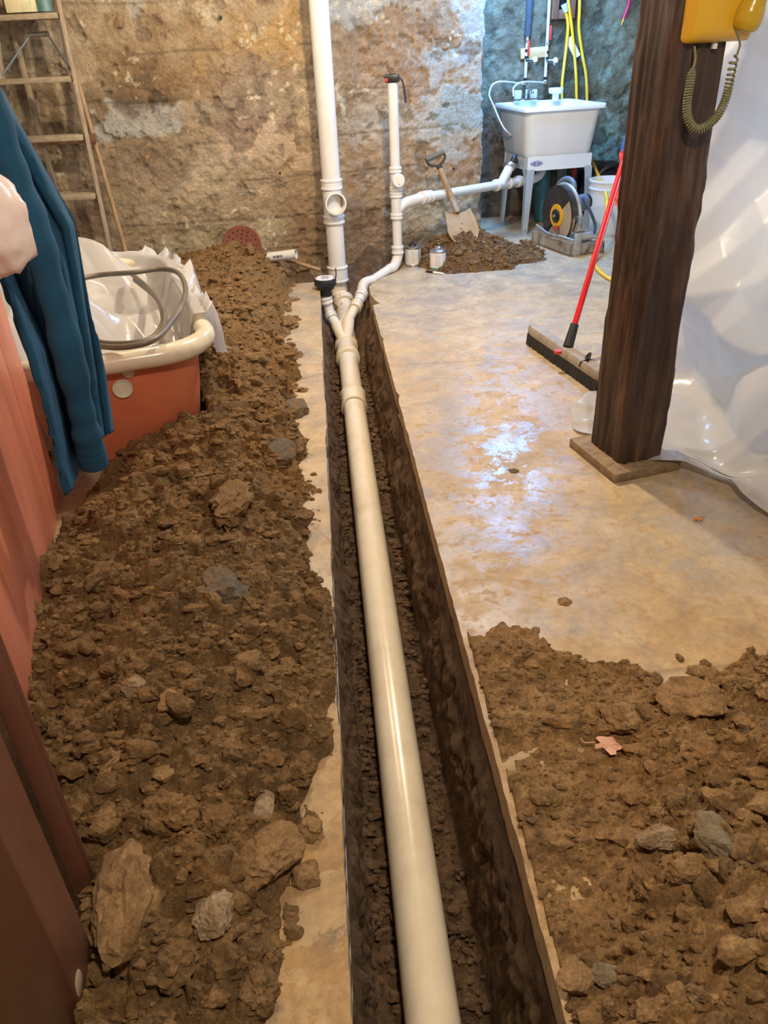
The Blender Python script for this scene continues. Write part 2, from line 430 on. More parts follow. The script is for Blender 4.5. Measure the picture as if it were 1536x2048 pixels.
M['leaf_o'] = simple('orange_leaf', lin(206, 130, 62), .8, 0, .15, 30)
M['pink_cloth'] = simple('pink_cloth', lin(226, 84, 84), .8)
M['blue_cloth'] = simple('blue_cloth', lin(62, 92, 180), .6)
M['hose_red'] = simple('red_air_hose', lin(196, 40, 90), .4)
M['brass'] = simple('brass', lin(200, 170, 90), .3, .9)
M['ceiling'] = simple('dark_ceiling_boards', lin(120, 98, 76), .8, 0, .2, 4)
M['paper'] = simple('stained_cream_carton', lin(218, 206, 166), .7, 0, .05, 20, 0, 40, lin(120, 160, 130), 16, .6)
M['green_can'] = simple('blue_green_tin', lin(88, 120, 118), .5, .1, .2, 20)
M['dark_bag'] = simple('black_equipment', lin(30, 32, 38), .3, 0, .2, 12)
M['teal_can'] = simple('teal_painted_metal', lin(60, 110, 120), .4)
M['glass_dark'] = simple('dark_glass', lin(26, 30, 36), .1)
M['black_hole'] = simple('drain_interior', lin(170, 150, 124), .6)

# ================================================================== STRUCTURE
rng = np.random.RandomState(7); random.seed(7)
def XL(y): return -0.0525 - 0.0583 * y
def XR(y): return 0.282 - 0.0655 * y
def wallY(x): return np.where(np.asarray(x, float) < -0.24, 5.38 + 0.06 * (np.asarray(x, float) + 0.24), 5.38 + 0.55 * (np.asarray(x, float) + 0.24))
CORNER = 0.82
def wall2Y(x): return 6.78 + 0.12 * (x - 1.1)

# ---- floor slabs either side of the trench
def slab(name, outline, inner):
    """outline: ccw list of (x,y); the edges listed in `inner` are the cut faces"""
    bm = bmesh.new()
    top = [bm.verts.new((x, y, 0)) for x, y in outline]
    f = bm.faces.new(top); f.material_index = 0
    bot = {i: bm.verts.new((outline[i][0] + .0, outline[i][1], -0.10)) for i in inner}
    mid = {i: bm.verts.new((outline[i][0] + .0, outline[i][1], -0.006)) for i in inner}
    for i in inner[:-1]:
        q = bm.faces.new((top[i], mid[i], mid[i + 1], top[i + 1])); q.material_index = 1
        q = bm.faces.new((mid[i], bot[i], bot[i + 1], mid[i + 1])); q.material_index = 1
    bmesh.ops.triangulate(bm, faces=[f])
    bmesh.ops.recalc_face_normals(bm, faces=bm.faces)
    for q in bm.faces:
        if q.material_index == 0 and q.normal.z < 0: q.normal_flip()
    me = bpy.data.meshes.new(name); bm.to_mesh(me); bm.free()
    me.materials.append(M['floor']); me.materials.append(M['slab_edge'])
    return tag(obj(name, me, None), kind='structure')
edgeL = []
for y in np.arange(-0.6, 5.001, .025):
    edgeL.append((XL(y) + .0022 * float(vn([y * 40], [0.3], None, 3)[0]) + .004 * float(vn([y * 6], [2.3], None, 4)[0]), y))
tailL = [(-.40, 4.985), (-.5, 4.97), (-.6, 4.955), (-.68, 5.0), (-.74, 5.08), (-.86, 5.12), (-.92, 5.25), (-.93, 5.34)]
innL = edgeL + tailL
outL = innL + [(-4.2, 5.14), (-4.2, -2.5), (XL(-2.5), -2.5)]
slab('floor', outL, list(range(len(innL))))
edgeR = []
for y in np.arange(4.40, -0.601, -.025):
    c = .003 * max(0, float(vn([y * 9], [1.3], None, 8)[0])) + .0014 * float(vn([y * 40], [4.3], None, 9)[0])
    if y > 2.6: c += .020 * max(0, float(vn([y * 12], [7.3], None, 10)[0]) - .45)
    edgeR.append((XR(y) + c, y))
_n = [onz(806, 533), onz(790, 545), onz(764, 556), onz(738, 572), onz(741, 588), onz(750, 600), onz(760, 607), onz(748, 610)]
headR = [(.30, float(wallY(.30)) + .05)] + [(p.x, p.y) for p in _n]
innR = headR + edgeR
outR = innR + [(XR(-2.5), -2.5), (4.2, -2.5), (4.2, 7.2), (.75, 7.0), (.75, 5.95)]
slab('floor', outR, list(range(len(innR))))

# ---- back wall (rough old concrete), a grid with real relief and per-vertex colour
PATCH = []   # (u, z, ru, rz, rgb, strength, proud)
def onwall(px, py):
    d = ray(px, py); lo, hi = 3.0, 8.0
    for _ in range(40):
        m = (lo + hi) / 2; p = CP + d * (m / d.y)
        if p.y < float(wallY(p.x)): lo = m
        else: hi = m
    return p
def patch(x0, y0, x1, y1, rgb, k=1.0, proud=.006):
    a, b = onwall(x0, y0), onwall(x1, y1)
    PATCH.append(((a.x + b.x) / 2, (a.z + b.z) / 2, abs(b.x - a.x) / 2, abs(b.z - a.z) / 2, lin(*rgb), k, proud))
GREY = (190, 182, 170); WHI = (200, 188, 170); PINK = (212, 184, 156); DRK = (120, 96, 74); PUR = (160, 134, 114); OCH_GLOW = (190, 150, 92)
patch(100, 60, 620, 185, (150, 112, 68), .5, .0)
patch(240, 0, 330, 40, GREY, .6)
patch(420, 20, 620, 130, OCH_GLOW, .7, 0)  # yellow glow of the left bulb, painted into the wall colour
patch(440, 120, 640, 250, PUR, .8, 0)
patch(190, 185, 380, 262, GREY, 1.0)
patch(185, 225, 330, 262, GREY, .9)
patch(200, 150, 360, 200, (112, 94, 74), .8, 0)
patch(330, 190, 650, 235, (176, 156, 134), .7)
patch(420, 215, 560, 290, PUR, .9, 0)
patch(415, 280, 615, 330, PINK, 1.0, .008)
patch(455, 285, 490, 325, (140, 128, 112), .9, .002)
patch(180, 290, 420, 350, (144, 122, 100), .6, 0)
patch(200, 380, 520, 440, (180, 156, 124), .7, .003)
patch(240, 430, 440, 500, (140, 116, 86), .6, 0)
patch(330, 450, 620, 520, (204, 186, 150), .75, .004)
patch(440, 320, 700, 420, (178, 150, 120), .8, .003)
patch(560, 435, 720, 475, (142, 112, 86), .8, -.004)
patch(520, 480, 760, 545, (146, 112, 80), .8, -.004)
patch(640, -60, 800, 45, GREY, 1.0, .008)
patch(720, 0, 790, 40, GREY, 1.0, .008)
patch(700, 40, 930, 190, (178, 142, 108), .9, 0)
patch(830, 95, 905, 165, GREY, 1.0, .008)
patch(870, 75, 970, 130, GREY, 1.0, .008)
patch(915, -60, 975, 110, GREY, 1.0, .008)
patch(915, 140, 955, 170, WHI, .9, .006)
patch(690, 185, 790, 330, (196, 178, 156), .8, .004)
patch(790, 180, 970, 290, WHI, 1.0, .006)
patch(850, 190, 960, 250, (176, 184, 180), .9, .006)
patch(700, 290, 850, 400, (184, 150, 116), .8, .0)
patch(860, 290, 965, 400, (190, 152, 116), .8, .0)
patch(790, 380, 960, 470, (196, 178, 150), .8, .003)
patch(700, 440, 800, 520, (160, 124, 90), .7, -.003)
patch(0, 100, 130, 420, (132, 112, 84), .6, 0)
def wall_colors(x, z):
    big = fbm(x * 2.2, z * 3.0, None, 31, 5); mid = fbm(x * 8, z * 9, None, 37, 5, .6)
    base = np.array(lin(182, 156, 126)); dk = np.array(lin(140, 114, 88)); lt = np.array(lin(208, 186, 156))
    t1 = sstep(-.1, .9, big + .4 * mid)[:, None]; t2 = sstep(.0, 1.0, -big + .5 * mid)[:, None]
    c = base * (1 - t1) + lt * t1; c = c * (1 - t2 * .8) + dk * t2 * .8
    relief = np.zeros_like(x)
    wx = .10 * fbm(x * 5, z * 5, None, 41, 5, .62); wz = .10 * fbm(x * 5, z * 5, None, 47, 5, .62)
    for (u, zz, ru, rz, rgb, k, pr) in PATCH:
        d = np.sqrt(((x + wx - u) / ru) ** 2 + ((z + wz * .8 - zz) / rz) ** 2)
        e = .10 if pr > .004 else .5
        m = (1 - sstep(1 - e, 1 + e, d)) * k
        c = c * (1 - m[:, None]) + np.array(rgb) * m[:, None]
        relief += (1 - sstep(1 - .12, 1 + .12, d)) * pr
    # form-board courses: faint level lines
    for zz in (.14, .34, .58, .80, 1.05, 1.3, 1.55):
        w = zz + .012 * vn(x * 3, x * 0, None, 51)
        g = np.exp(-((z - w) / .006) ** 2) * (vn(x * 4, z * 0 + zz * 9, None, 53) > -.1)
        c = c * (1 - .35 * g[:, None]); relief -= .006 * g
    # white flecks of lime
    fl = sstep(.62, .8, fbm(x * 30, z * 30, None, 57, 3)) * sstep(.15, .5, fbm(x * 3, z * 4, None, 59, 3))
    c = c * (1 - .8 * fl[:, None]) + np.array(lin(228, 214, 184)) * .8 * fl[:, None]
    hol = sstep(.55, .75, fbm(x * 11, z * 13, None, 61, 4)); relief -= .010 * hol; c = c * (1 - .3 * hol[:, None])
    return np.clip(c * np.array([1.17, 1.22, 1.22]), .01, .85), relief
def build_wall():
    xs = np.concatenate([np.arange(-4.2, -2.6, .04), np.arange(-2.6, CORNER, .0085), [CORNER]]); zs = np.arange(-.5, 2.36, .0085)
    zs = np.concatenate([np.arange(-.5, 1.75, .0085), np.arange(1.75, 2.36, .05), [2.36]])
    X, Z = np.meshgrid(xs, zs, indexing='ij'); x, z = X.ravel(), Z.ravel()
    c, rel = wall_colors(x, z)
    rough = .006 * fbm(x * 26, z * 26, None, 63, 4, .65) + .010 * fbm(x * 6, z * 6, None, 67, 3) + .006 * clodf(x, z, .035, 71, .5)
    smoothp = sstep(.003, .006, rel)
    rough = rough * (1 - .65 * smoothp)
    edge = sstep(CORNER - .03, CORNER, x)
    xo = x - edge * (.02 * np.abs(fbm(z * 9, z * 0, None, 73, 4)))
    y = wallY(x) - (rel + rough) * (1 - sstep(CORNER - .012, CORNER, x)) + edge * .012
    V = np.stack([xo, y, z], 1)
    n = len(xs); m = len(zs)
    me = npmesh('wall_back', V, gridF(n, m), c)
    return tag(obj('wall_back', me, M['wall']), kind='structure')
build_wall()
# end face of the thick wall, turning back to the recess
def build_return():
    y0 = float(wallY(CORNER)) + .012; ys = np.linspace(y0, 6.85, 90); zs = np.arange(-.3, 2.36, .02)
    Y, Z = np.meshgrid(ys, zs, indexing='ij'); y, z = Y.ravel(), Z.ravel()
    k = sstep(y0, y0 + .04, y); x = CORNER + k * .012 * fbm(y * 9, z * 9, None, 81, 4) - .02 * np.abs(fbm(z * 9, z * 0, None, 73, 4)) * (1 - k)
    c = np.array(lin(136, 118, 98)) * (1 + .25 * fbm(y * 5, z * 5, None, 83, 4))[:, None]
    tag(obj('wall_recess_side', npmesh('wall_recess_side', np.stack([x, y, z], 1), gridF(len(ys), len(zs)), np.clip(c, .01, 1)), M['wall']), kind='structure')
build_return()
def build_wall2():
    xs = np.arange(.7, 4.2, .012); zs = np.concatenate([np.arange(-.1, 1.75, .012), np.arange(1.75, 2.36, .06), [2.36]])
    X, Z = np.meshgrid(xs, zs, indexing='ij'); x, z = X.ravel(), Z.ravel()
    a = fbm(x * 3, z * 3, None, 91, 5, .6); b = fbm(x * 9, z * 9, None, 97, 5, .62)
    c = np.array(lin(124, 128, 106)) * np.ones((len(x), 1))
    def mixc(m, rgb): nonlocal c; c = c * (1 - m[:, None]) + np.array(lin(*rgb)) * m[:, None]
    mixc(sstep(.1, .8, a + .5 * b) * .8, (98, 94, 76)); mixc(sstep(.1, .7, -a + .6 * b) * .7, (158, 166, 144))
    mixc(sstep(.25, .55, b + .4 * a) * .6 * sstep(1.5, 1.9, x), (160, 190, 170))
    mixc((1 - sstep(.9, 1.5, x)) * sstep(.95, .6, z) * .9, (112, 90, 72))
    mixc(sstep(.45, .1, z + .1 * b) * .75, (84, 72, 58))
    mixc((1 - sstep(1.2, 1.7, x + .2 * a)) * .35, (150, 132, 108))
    hol = sstep(.45, .7, fbm(x * 10, z * 12, None, 101, 4)); c = c * (1 - .4 * hol[:, None])
    y = wall2Y(x) + .006 * fbm(x * 20, z * 20, None, 103, 4, .6) + .012 * a + .01 * hol
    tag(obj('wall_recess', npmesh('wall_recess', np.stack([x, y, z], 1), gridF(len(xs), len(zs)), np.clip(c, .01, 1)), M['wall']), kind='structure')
build_wall2()
# ceiling, out of frame above
cb = MB(); cb.box((0, 2.4, 2.42), (8.4, 9.8, .08)); tag(cb.build('ceiling', M['ceiling']), kind='structure')

# ================================================================== SOIL
def build_trench():
    ys = np.arange(-.5, 4.62, .007); ny = len(ys)
    vs_ = np.concatenate([np.linspace(0, 1, 26)[:-1], 1 + np.linspace(0, 1, 30)[:-1], 2 + np.linspace(0, 1, 36)]); nv = len(vs_)
    Y, Vv = np.meshgrid(ys, vs_, indexing='ij'); y, v = Y.ravel(), Vv.ravel()
    xl, xr = XL(y), XR(y)
    bl, br = xl + .030, xr - .055
    zb = -.492 + .029 * y          # bed rises gently away
    tl = np.clip(v, 0, 1); tb = np.clip(v - 1, 0, 1); tr = np.clip(v - 2, 0, 1)
    wl = .004 + .035 * (.5 + .5 * fbm(y * 4, v * 2, None, 111, 4)) * np.sin(np.pi * tl); 
    x = np.where(v <= 1, xl + .001 + (bl - xl) * tl ** 1.6, np.where(v <= 2, bl + (br - bl) * tb, br + (xr - .002 - br) * tr ** .8))
    z = np.where(v <= 1, -.07 + (zb + .07) * tl, np.where(v <= 2, zb, zb + (-.07 - zb) * tr))
    # relief
    s = np.where(v <= 1, -z, np.where(v <= 2, x * 1.0, -z))
    cl = clodf(y, x + z * .9, .055, 121) * .020 + clodf(y, x + z * .9, .022, 125) * .010
    n1 = fbm(y * 9, v * 4, None, 127, 4) * .014
    bed = np.where((v > 1) & (v < 2), 1, 0) * np.sin(np.pi * np.clip(tb, 0, 1))
    lm = np.sin(np.pi * tl) * (v <= 1); rm = np.sin(np.pi * tr) * (v >= 2)
    x = x + lm * (cl + n1 + .006) - rm * (cl * .8 + n1) 
    z = z + bed * (cl * 1.3 + n1 * 1.2)
    shade = np.ones((len(x), 3))
    dk = np.array([.80, .78, .80]); lay = sstep(-.2, .5, fbm(y * 2.5, z * 7, None, 131, 4))[:, None]
    col = shade * (1 - lay * .5) + dk * lay * .5
    me = npmesh('trench_bed', np.stack([x, y, z], 1), gridF(ny, nv), col)
    return tag(obj('trench_bed', me, M['soil_dark']), 'brown crumbly soil sides and bed of the open trench', 'soil', kind='stuff')
TRENCH = build_trench()

def h_basin(x, y):
    """dug-out earth between slab and back wall at the head of the trench"""
    w = wallY(x) - y
    z = -.16 + .15 * (1 - sstep(0, .30, w)) * sstep(-.35, .05, x) + .08 * (1 - sstep(0, .2, w))
    tr = np.exp(-((x - (XL(y) + XR(y)) / 2) / .13) ** 2) * sstep(5.15, 4.75, y)
    z = z * (1 - tr) + (-.385) * tr
    z = z + .03 * clodf(x, y, .07, 141) + .016 * clodf(x, y, .03, 143) + .02 * fbm(x * 8, y * 8, None, 145, 3)
    z = np.where(y < 4.62, np.minimum(z, -.38 + (y - 4.5) * .3), z)
    return z
def heightfield(name, x0, x1, y0, y1, st, hf, mat, label, cat='soil', sty=None, cut=-.012, colf=None):
    xs = np.arange(x0, x1, st); ys = np.arange(y0, y1, sty or st)
    X, Y = np.meshgrid(xs, ys, indexing='ij'); x, y = X.ravel(), Y.ravel()
    z = hf(x, y); F = gridF(len(xs), len(ys))
    keep = (y[F] < wallY(x[F]) + .015).all(1)
    if cut is not None: keep &= (z[F] > cut).any(1)
    if True:
        F = F[keep]
        used = np.zeros(len(x), bool); used[F.ravel()] = True
        mp = np.cumsum(used) - 1; F = mp[F]; x, y, z = x[used], y[used], z[used]
    col = np.ones((len(x), 3)) if colf is None else colf(x, y, z)
    me = npmesh(name, np.stack([x, y, z], 1), F, col)
    return tag(obj(name, me, mat), label, cat, kind='stuff')
heightfield('dug_earth', -1.0, .34, 4.55, 5.5, .012, h_basin, M['soil_dark'], 'dug earth hollow at the foot of the back wall around the stack', cut=None)

# ---- bathtub frame (needed by the pile)
TUB_O = Vector((-.90, 2.52, 0)); TUB_A = math.radians(19.5)     # front end centre, axis turned to the left
def tub_local(x, y):
    dx, dy = x - TUB_O.x, y - TUB_O.y
    return dx * math.cos(TUB_A) + dy * math.sin(TUB_A), -dx * math.sin(TUB_A) + dy * math.cos(TUB_A)
def tub_w(x, y, r): return TUB_O + Vector((x * math.cos(TUB_A) - y * math.sin(TUB_A), x * math.sin(TUB_A) + y * math.cos(TUB_A), r))

def lumps(x, y, s, k=1.0):
    r = 1 - np.abs(fbm(x * 16, y * 16, None, s + 90, 5, .6))
    return k * (.038 * clodf(x, y, .15, s, .45) + .019 * clodf(x, y, .07, s + 20, .6) + .012 * clodf(x, y, .034, s + 40, .7) + .007 * clodf(x, y, .016, s + 60, .7)
                + .014 * fbm(x * 12, y * 12, None, s + 80, 6, .68) + .010 * (r - .6) + .0035 * fbm(x * 55, y * 55, None, s + 95, 2))
YK = [.1, .6, .9, 1.2, 1.6, 2.2, 2.8, 3.4, 4.0, 4.6, 5.0, 5.4]
def h_left(x, y):
    xr = np.interp(y, YK, [-.26, -.235, -.205, -.150, -.165, -.235, -.32, -.37, -.47, -.52, -.57, -.60])
    xc = np.interp(y, YK, [-.42, -.42, -.44, -.44, -.47, -.53, -.52, -.60, -.72, -.84, -.88, -.9])
    hc = np.interp(y, YK, [.05, .055, .085, .125, .155, .165, .17, .18, .20, .23, .21, .16])
    xl = np.interp(y, YK, [-.62, -.66, -.76, -.84, -1.05, -1.30, -1.25, -1.1, -1.3, -1.5, -1.5, -1.5])
    xr = xr + .045 * fbm(x * 5, y * 5, None, 201, 4)
    tr = np.clip((xr - x) / (xr - xc), 0, 1); tl = np.clip((x - xl) / (xc - xl), 0, 1)
    t = np.minimum(tr, 1) * np.where(x < xc, 0, 1) + np.where(x < xc, tl, 0)
    b = hc * np.sin(np.clip(t, 0, 1) * np.pi / 2) ** .9
    b = b * (1 - .88 * np.exp(-((x + .99) / .17) ** 2 - ((y - 2.28) / .32) ** 2))      # hollow at the end of the tub
    b = np.maximum(b, .030 * sstep(1.3, 1.6, y) * sstep(2.75, 2.55, y) * (x < xc))
    k = sstep(-.02, .05, b)
    z = -.012 + b + lumps(x, y, 211, 1.0) * (.10 + .90 * k) * sstep(-.01, .02, b + .004)
    # crust thinning onto the concrete
    out = x > xr
    z = np.where(out, -.008 - (x - xr) * .25 + .030 * fbm(x * 9, y * 9, None, 205, 4) * sstep(.13, .0, x - xr) + .010 * clodf(x, y, .03, 207, .5), z)
    z = np.where(x > XL(y) - .004, -.03, z)
    lx, ly = tub_local(x, y)
    inside = (np.abs(lx) < .30) & (ly > .05) & (ly < 1.42)
    z = np.where(inside, -.03, z)
    pl_ = np.interp(y, [.3, .62, .80, 1.20, 2.37], [-.46, -.50, -.56, -.815, -1.145])      # face of the boards on the left
    z = np.where((x < pl_) & (y < 2.37), -.03, z)
    return z
def col_left(x, y, z):
    c = np.ones((len(x), 3))
    g = sstep(.35, .7, fbm(x * 4.5, y * 3.5, None, 221, 4))[:, None] * .6
    c = c * (1 - g) + np.array([.78, .84, .98]) * g
    o = sstep(.3, .7, fbm(x * 3, y * 3, None, 223, 4))[:, None] * .5
    return c * (1 - o) + np.array([1.18, 1.02, .80]) * o
PILE_N = heightfield('dirt_pile', -1.0, -.07, .15, 2.6, .0048, h_left, M['soil'], 'long heap of brown clay between the red panel and the trench, near half', sty=.0055, colf=col_left)
PILE_M = heightfield('dirt_pile', -1.5, -.25, 2.6, 5.35, .0075, h_left, M['soil'], 'far half of the long brown clay heap beside the bathtub', sty=.009, colf=col_left)

def h_right(x, y):
    yt = np.interp(x, [.2, .35, .5, .7, .9, 1.3], [1.02, 1.12, 1.25, 1.34, 1.38, 1.42])
    d = yt - y + .05 * fbm(x * 7, y * 7, None, 231, 4)
    b = .20 * sstep(.0, .70, d) * sstep(.24, .62, x + .10 * sstep(.75, .5, y)) + .035 * sstep(0, .08, d) * sstep(.42, .6, x)
    b = b + .05 * np.exp(-(((x - .80) / .16) ** 2 + ((y - 1.2) / .10) ** 2))
    k = sstep(.01, .06, b)
    z = -.014 + b + lumps(x, y, 241, 1.0) * k
    yc = np.interp(x, [.1, .3, .42, .52, .7], [1.48, 1.46, 1.40, 1.30, 1.2])
    crust = .0150 + .012 * fbm(x * 10, y * 10, None, 251, 5, .6) + .008 * clodf(x, y, .022, 253, .5) - .05 * sstep(0, .12, y - yc + .06 * fbm(x * 9, y * 9, None, 255, 4))
    z = np.maximum(z, crust)
    e = x - XR(y)
    z = np.where(e < .012, -.03, np.where(e < .05, np.minimum(z, .010 + (e - .012) * .9), z))
    return z
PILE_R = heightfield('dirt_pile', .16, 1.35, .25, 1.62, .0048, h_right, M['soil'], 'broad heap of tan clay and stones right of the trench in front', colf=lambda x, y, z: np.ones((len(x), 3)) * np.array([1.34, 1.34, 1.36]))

def h_far(x, y):
    cx, cy = .66, 5.36
    r = np.sqrt(((x - cx) / .40) ** 2 + ((y - cy) / .34) ** 2) + .10 * fbm(x * 6, y * 6, None, 261, 4)
    b = .22 * np.clip(1 - r, 0, 1) ** .9
    r2 = np.sqrt(((x - 1.0) / .24) ** 2 + ((y - 5.38) / .22) ** 2) + .15 * fbm(x * 8, y * 8, None, 263, 4)
    b = np.maximum(b, .075 * np.clip(1 - r2, 0, 1))
    k = sstep(.0, .05, b)
    return -.012 + b + (.03 * clodf(x, y, .075, 265) + .02 * clodf(x, y, .036, 267) + .009 * clodf(x, y, .018, 269) + .010 * fbm(x * 14, y * 14, None, 271, 3)) * k
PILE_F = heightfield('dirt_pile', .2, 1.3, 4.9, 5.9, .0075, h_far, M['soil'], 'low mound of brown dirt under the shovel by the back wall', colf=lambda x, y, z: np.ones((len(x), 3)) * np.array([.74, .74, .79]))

# ---- clods and stones
def ico(sub):
    bm = bmesh.new(); bmesh.ops.create_icosphere(bm, subdivisions=sub, radius=1)
    bm.verts.index_update()
    v = np.array([list(p.co) for p in bm.verts]); f = np.array([[q.index for q in t.verts] for t in bm.faces]); bm.free(); return v, f
ICO = {s: ico(s) for s in (1, 2, 3, 4)}
def rockV(seed, sub=3, angular=.6, rough=.10, freq=2.4):
    r = np.random.RandomState(seed); v, f = ICO[sub]
    n = r.normal(size=(16, 3)); n /= np.linalg.norm(n, axis=1)[:, None]; d = .62 + .38 * r.rand(16)
    dots = v @ n.T
    rad = np.where(dots > .05, d[None, :] / np.maximum(dots, .05), 9)
    rad = np.minimum(np.min(rad, 1), 1.15)
    rr = 1 - angular + angular * rad
    nz = rough * fbm(v[:, 0] * freq + seed * 3.1, v[:, 1] * freq, v[:, 2] * freq, seed, 5, .68)
    V = v * (rr + nz)[:, None]
    return V, f
VAR = {}
def clod_mesh(kind, i):
    key = (kind, i)
    if key not in VAR:
        if kind == 'clod': V, f = rockV(500 + i, 3, 1.0, .17, 4.0)
        else: V, f = rockV(700 + i, 3, 1.0, .07, 5.0)
        VAR[key] = npmesh(kind, V, f, None, False)
    return VAR[key]
def rotm(r):
    q = r.normal(size=4); q /= np.linalg.norm(q); w, x, y, z = q
    return np.array([[1 - 2 * (y * y + z * z), 2 * (x * y - z * w), 2 * (x * z + y * w)], [2 * (x * y + z * w), 1 - 2 * (x * x + z * z), 2 * (y * z - x * w)], [2 * (x * z - y * w), 2 * (y * z + x * w), 1 - 2 * (x * x + y * y)]])
def scatter_stuff(name, hf, n, box, rmin, rmax, sub, mat, label, seed, zmin=.0, power=2.2, parent=None, cm=(1, 1, 1)):
    r = np.random.RandomState(seed)
    xs = r.uniform(box[0], box[1], n * 3); ys = r.uniform(box[2], box[3], n * 3)
    h = hf(xs, ys); ok = h > zmin; xs, ys, h = xs[ok][:n], ys[ok][:n], h[ok][:n]
    bases = [rockV(900 + k, sub, 1.0, .17 if sub > 1 else .12, 3.6)[0] for k in range(10)]; f = ICO[sub][1]
    Vs, Fs = [], []; o = 0
    for i in range(len(xs)):
        s = rmin * (rmax / rmin) ** (r.rand() ** power)
        B = bases[r.randint(10)] @ rotm(r).T * (s * np.array([1 + .7 * r.rand(), 1, .7]))
        Vs.append(B + np.array([xs[i], ys[i], h[i] - s * .05])); Fs.append(f + o); o += len(B)
    V = np.concatenate(Vs)
    me = npmesh(name, V, np.concatenate(Fs), np.ones((len(V), 3)) * np.array(cm), False)
    return tag(obj(name, me, mat, parent), label, kind='stuff')
scatter_stuff('soil_crumbs', h_left, 5200, (-.95, -.1, .3, 2.6), .003, .011, 1, M['soil'], None, 11, -.004, 1.6, PILE_N)
scatter_stuff('soil_crumbs', h_left, 2600, (-1.3, -.28, 2.6, 5.2), .005, .016, 1, M['soil'], None, 12, -.004, 1.6, PILE_M)
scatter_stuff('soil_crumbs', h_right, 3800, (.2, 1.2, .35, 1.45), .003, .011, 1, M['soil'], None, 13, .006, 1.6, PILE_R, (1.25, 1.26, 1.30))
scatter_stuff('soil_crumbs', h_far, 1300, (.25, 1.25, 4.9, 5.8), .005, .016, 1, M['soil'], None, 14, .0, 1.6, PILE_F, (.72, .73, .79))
scatter_stuff('small_clods', h_left, 950, (-.95, -.12, .3, 2.6), .008, .024, 2, M['soil'], None, 31, .02, 1.5, PILE_N)
scatter_stuff('small_clods', h_left, 480, (-1.2, -.35, 2.6, 5.2), .012, .032, 2, M['soil'], None, 32, .03, 1.5, PILE_M)
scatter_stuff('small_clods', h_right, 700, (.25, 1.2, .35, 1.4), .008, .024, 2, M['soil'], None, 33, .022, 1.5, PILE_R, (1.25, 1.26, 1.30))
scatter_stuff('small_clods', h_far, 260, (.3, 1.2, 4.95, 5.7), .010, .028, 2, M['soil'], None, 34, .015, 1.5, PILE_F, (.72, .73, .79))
def h_bed(x, y):
    f = sstep(0, .06, x - XL(y) - .03) * sstep(0, .06, XR(y) - .05 - x)
    return np.where(f > .02, -.492 + .029 * y + .02, -9)
scatter_stuff('soil_crumbs', h_bed, 2200, (-.35, .25, .3, 4.5), .004, .016, 1, M['soil_dark'], None, 15, -1.0, 2.0, TRENCH)

def surf(px, py, hf):
    z = .03
    for _ in range(12):
        p = onz(px, py, z); z = .5 * z + .5 * max(0, float(hf(np.array([p.x]), np.array([p.y]))[0]))
    return onz(px, py, z)
def rock(px, py, wpx, hpx, kind, mat, label, hf, seed, name='stone', cat='stone', sink=.25, thick=.7, rz=None):
    p = surf(px, py, hf); zc = (p - CP).dot(FW)
    rx = wpx / 2 / FPX * zc; 
    el = math.asin(min(1, (CAM_H - p.z) / (p - CP).length))      # looking-down angle
    ry = max(.5 * rx, min(1.7 * rx, (hpx / 2 / FPX * zc) / max(.5, math.sin(el)) * .9))
    rzv = thick * min(rx, ry)
    V, f = rockV(seed, 4 if max(wpx, hpx) > 70 else 3, .75 if kind == 'clod' else 1.0, .20 if kind == 'clod' else .075, 2.6 if kind == 'clod' else 5.0)
    V = V * np.array([rx, ry, rzv])
    o = obj(name, npmesh(name, V, f, None, False), mat); o.location = p + Vector((0, 0, rzv * (1 - 2 * sink) * .6)); o.rotation_euler = (random.uniform(-.15, .15), random.uniform(-.15, .15), rz if rz is not None else random.uniform(-.3, .3))
    return tag(o, label, cat)
L_, R_ = h_left, h_right
ST = M['stone_tan']; SP = M['stone_pale']; SG = M['stone_grey']; SC = M['soil_clod']; SB = M['stone_blue']
rock(258, 1800, 150, 215, 'stone', ST, 'largest pale boulder-like lump on the near clay heap beside the brown trim', L_, 1, 'clay_boulder', 'boulder')
rock(535, 1722, 132, 140, 'stone', ST, 'big flat-topped tan stone near the trench edge in the left foreground', L_, 2)
rock(425, 1838, 88, 110, 'stone', SP, 'pale angular stone right of the largest boulder', L_, 3)
rock(612, 1752, 66, 52, 'stone', ST, 'small tan stone touching the big flat-topped stone', L_, 4)
rock(332, 1552, 60, 52, 'stone', ST, 'rounded tan stone in the middle of the near heap', L_, 5)
rock(268, 1376, 50, 34, 'stone', SP, 'pale wedge-shaped chip high on the near heap', L_, 6)
rock(338, 1408, 44, 42, 'stone', ST, 'light tan pebble below the pale wedge-shaped chip', L_, 7)
rock(298, 1456, 42, 62, 'stone', SC, 'ochre egg-shaped stone standing upright in the heap', L_, 8)
rock(212, 1632, 46, 72, 'clod', ST, 'yellowish knobbly clod on the crest near the brown trim', L_, 9, 'clod', 'clod')
rock(130, 1620, 52, 40, 'clod', SG, 'grey lump at the foot of the brown trim', L_, 10, 'clod', 'clod')
rock(528, 1612, 52, 60, 'stone', SP, 'small pale stone above the big flat-topped stone', L_, 11)
rock(222, 1530, 56, 78, 'clod', ST, 'yellowish clod on the crest above the knobbly one', L_, 12, 'clod', 'clod')
rock(345, 1630, 96, 76, 'clod', SC, 'broad brown clod left of the heap centre, in the foreground', L_, 13, 'clod', 'clod')
rock(435, 1655, 80, 70, 'clod', SC, 'brown clod between the broad clod and the big flat-topped stone', L_, 14, 'clod', 'clod')
rock(465, 1012, 78, 80, 'clod', SC, 'big rounded brown clod in the middle of the long heap', L_, 15, 'clod', 'clod')
rock(435, 1195, 100, 82, 'clod', SB, 'blue-grey clay lump streaked with black in the heap', L_, 16, 'clod', 'clod')
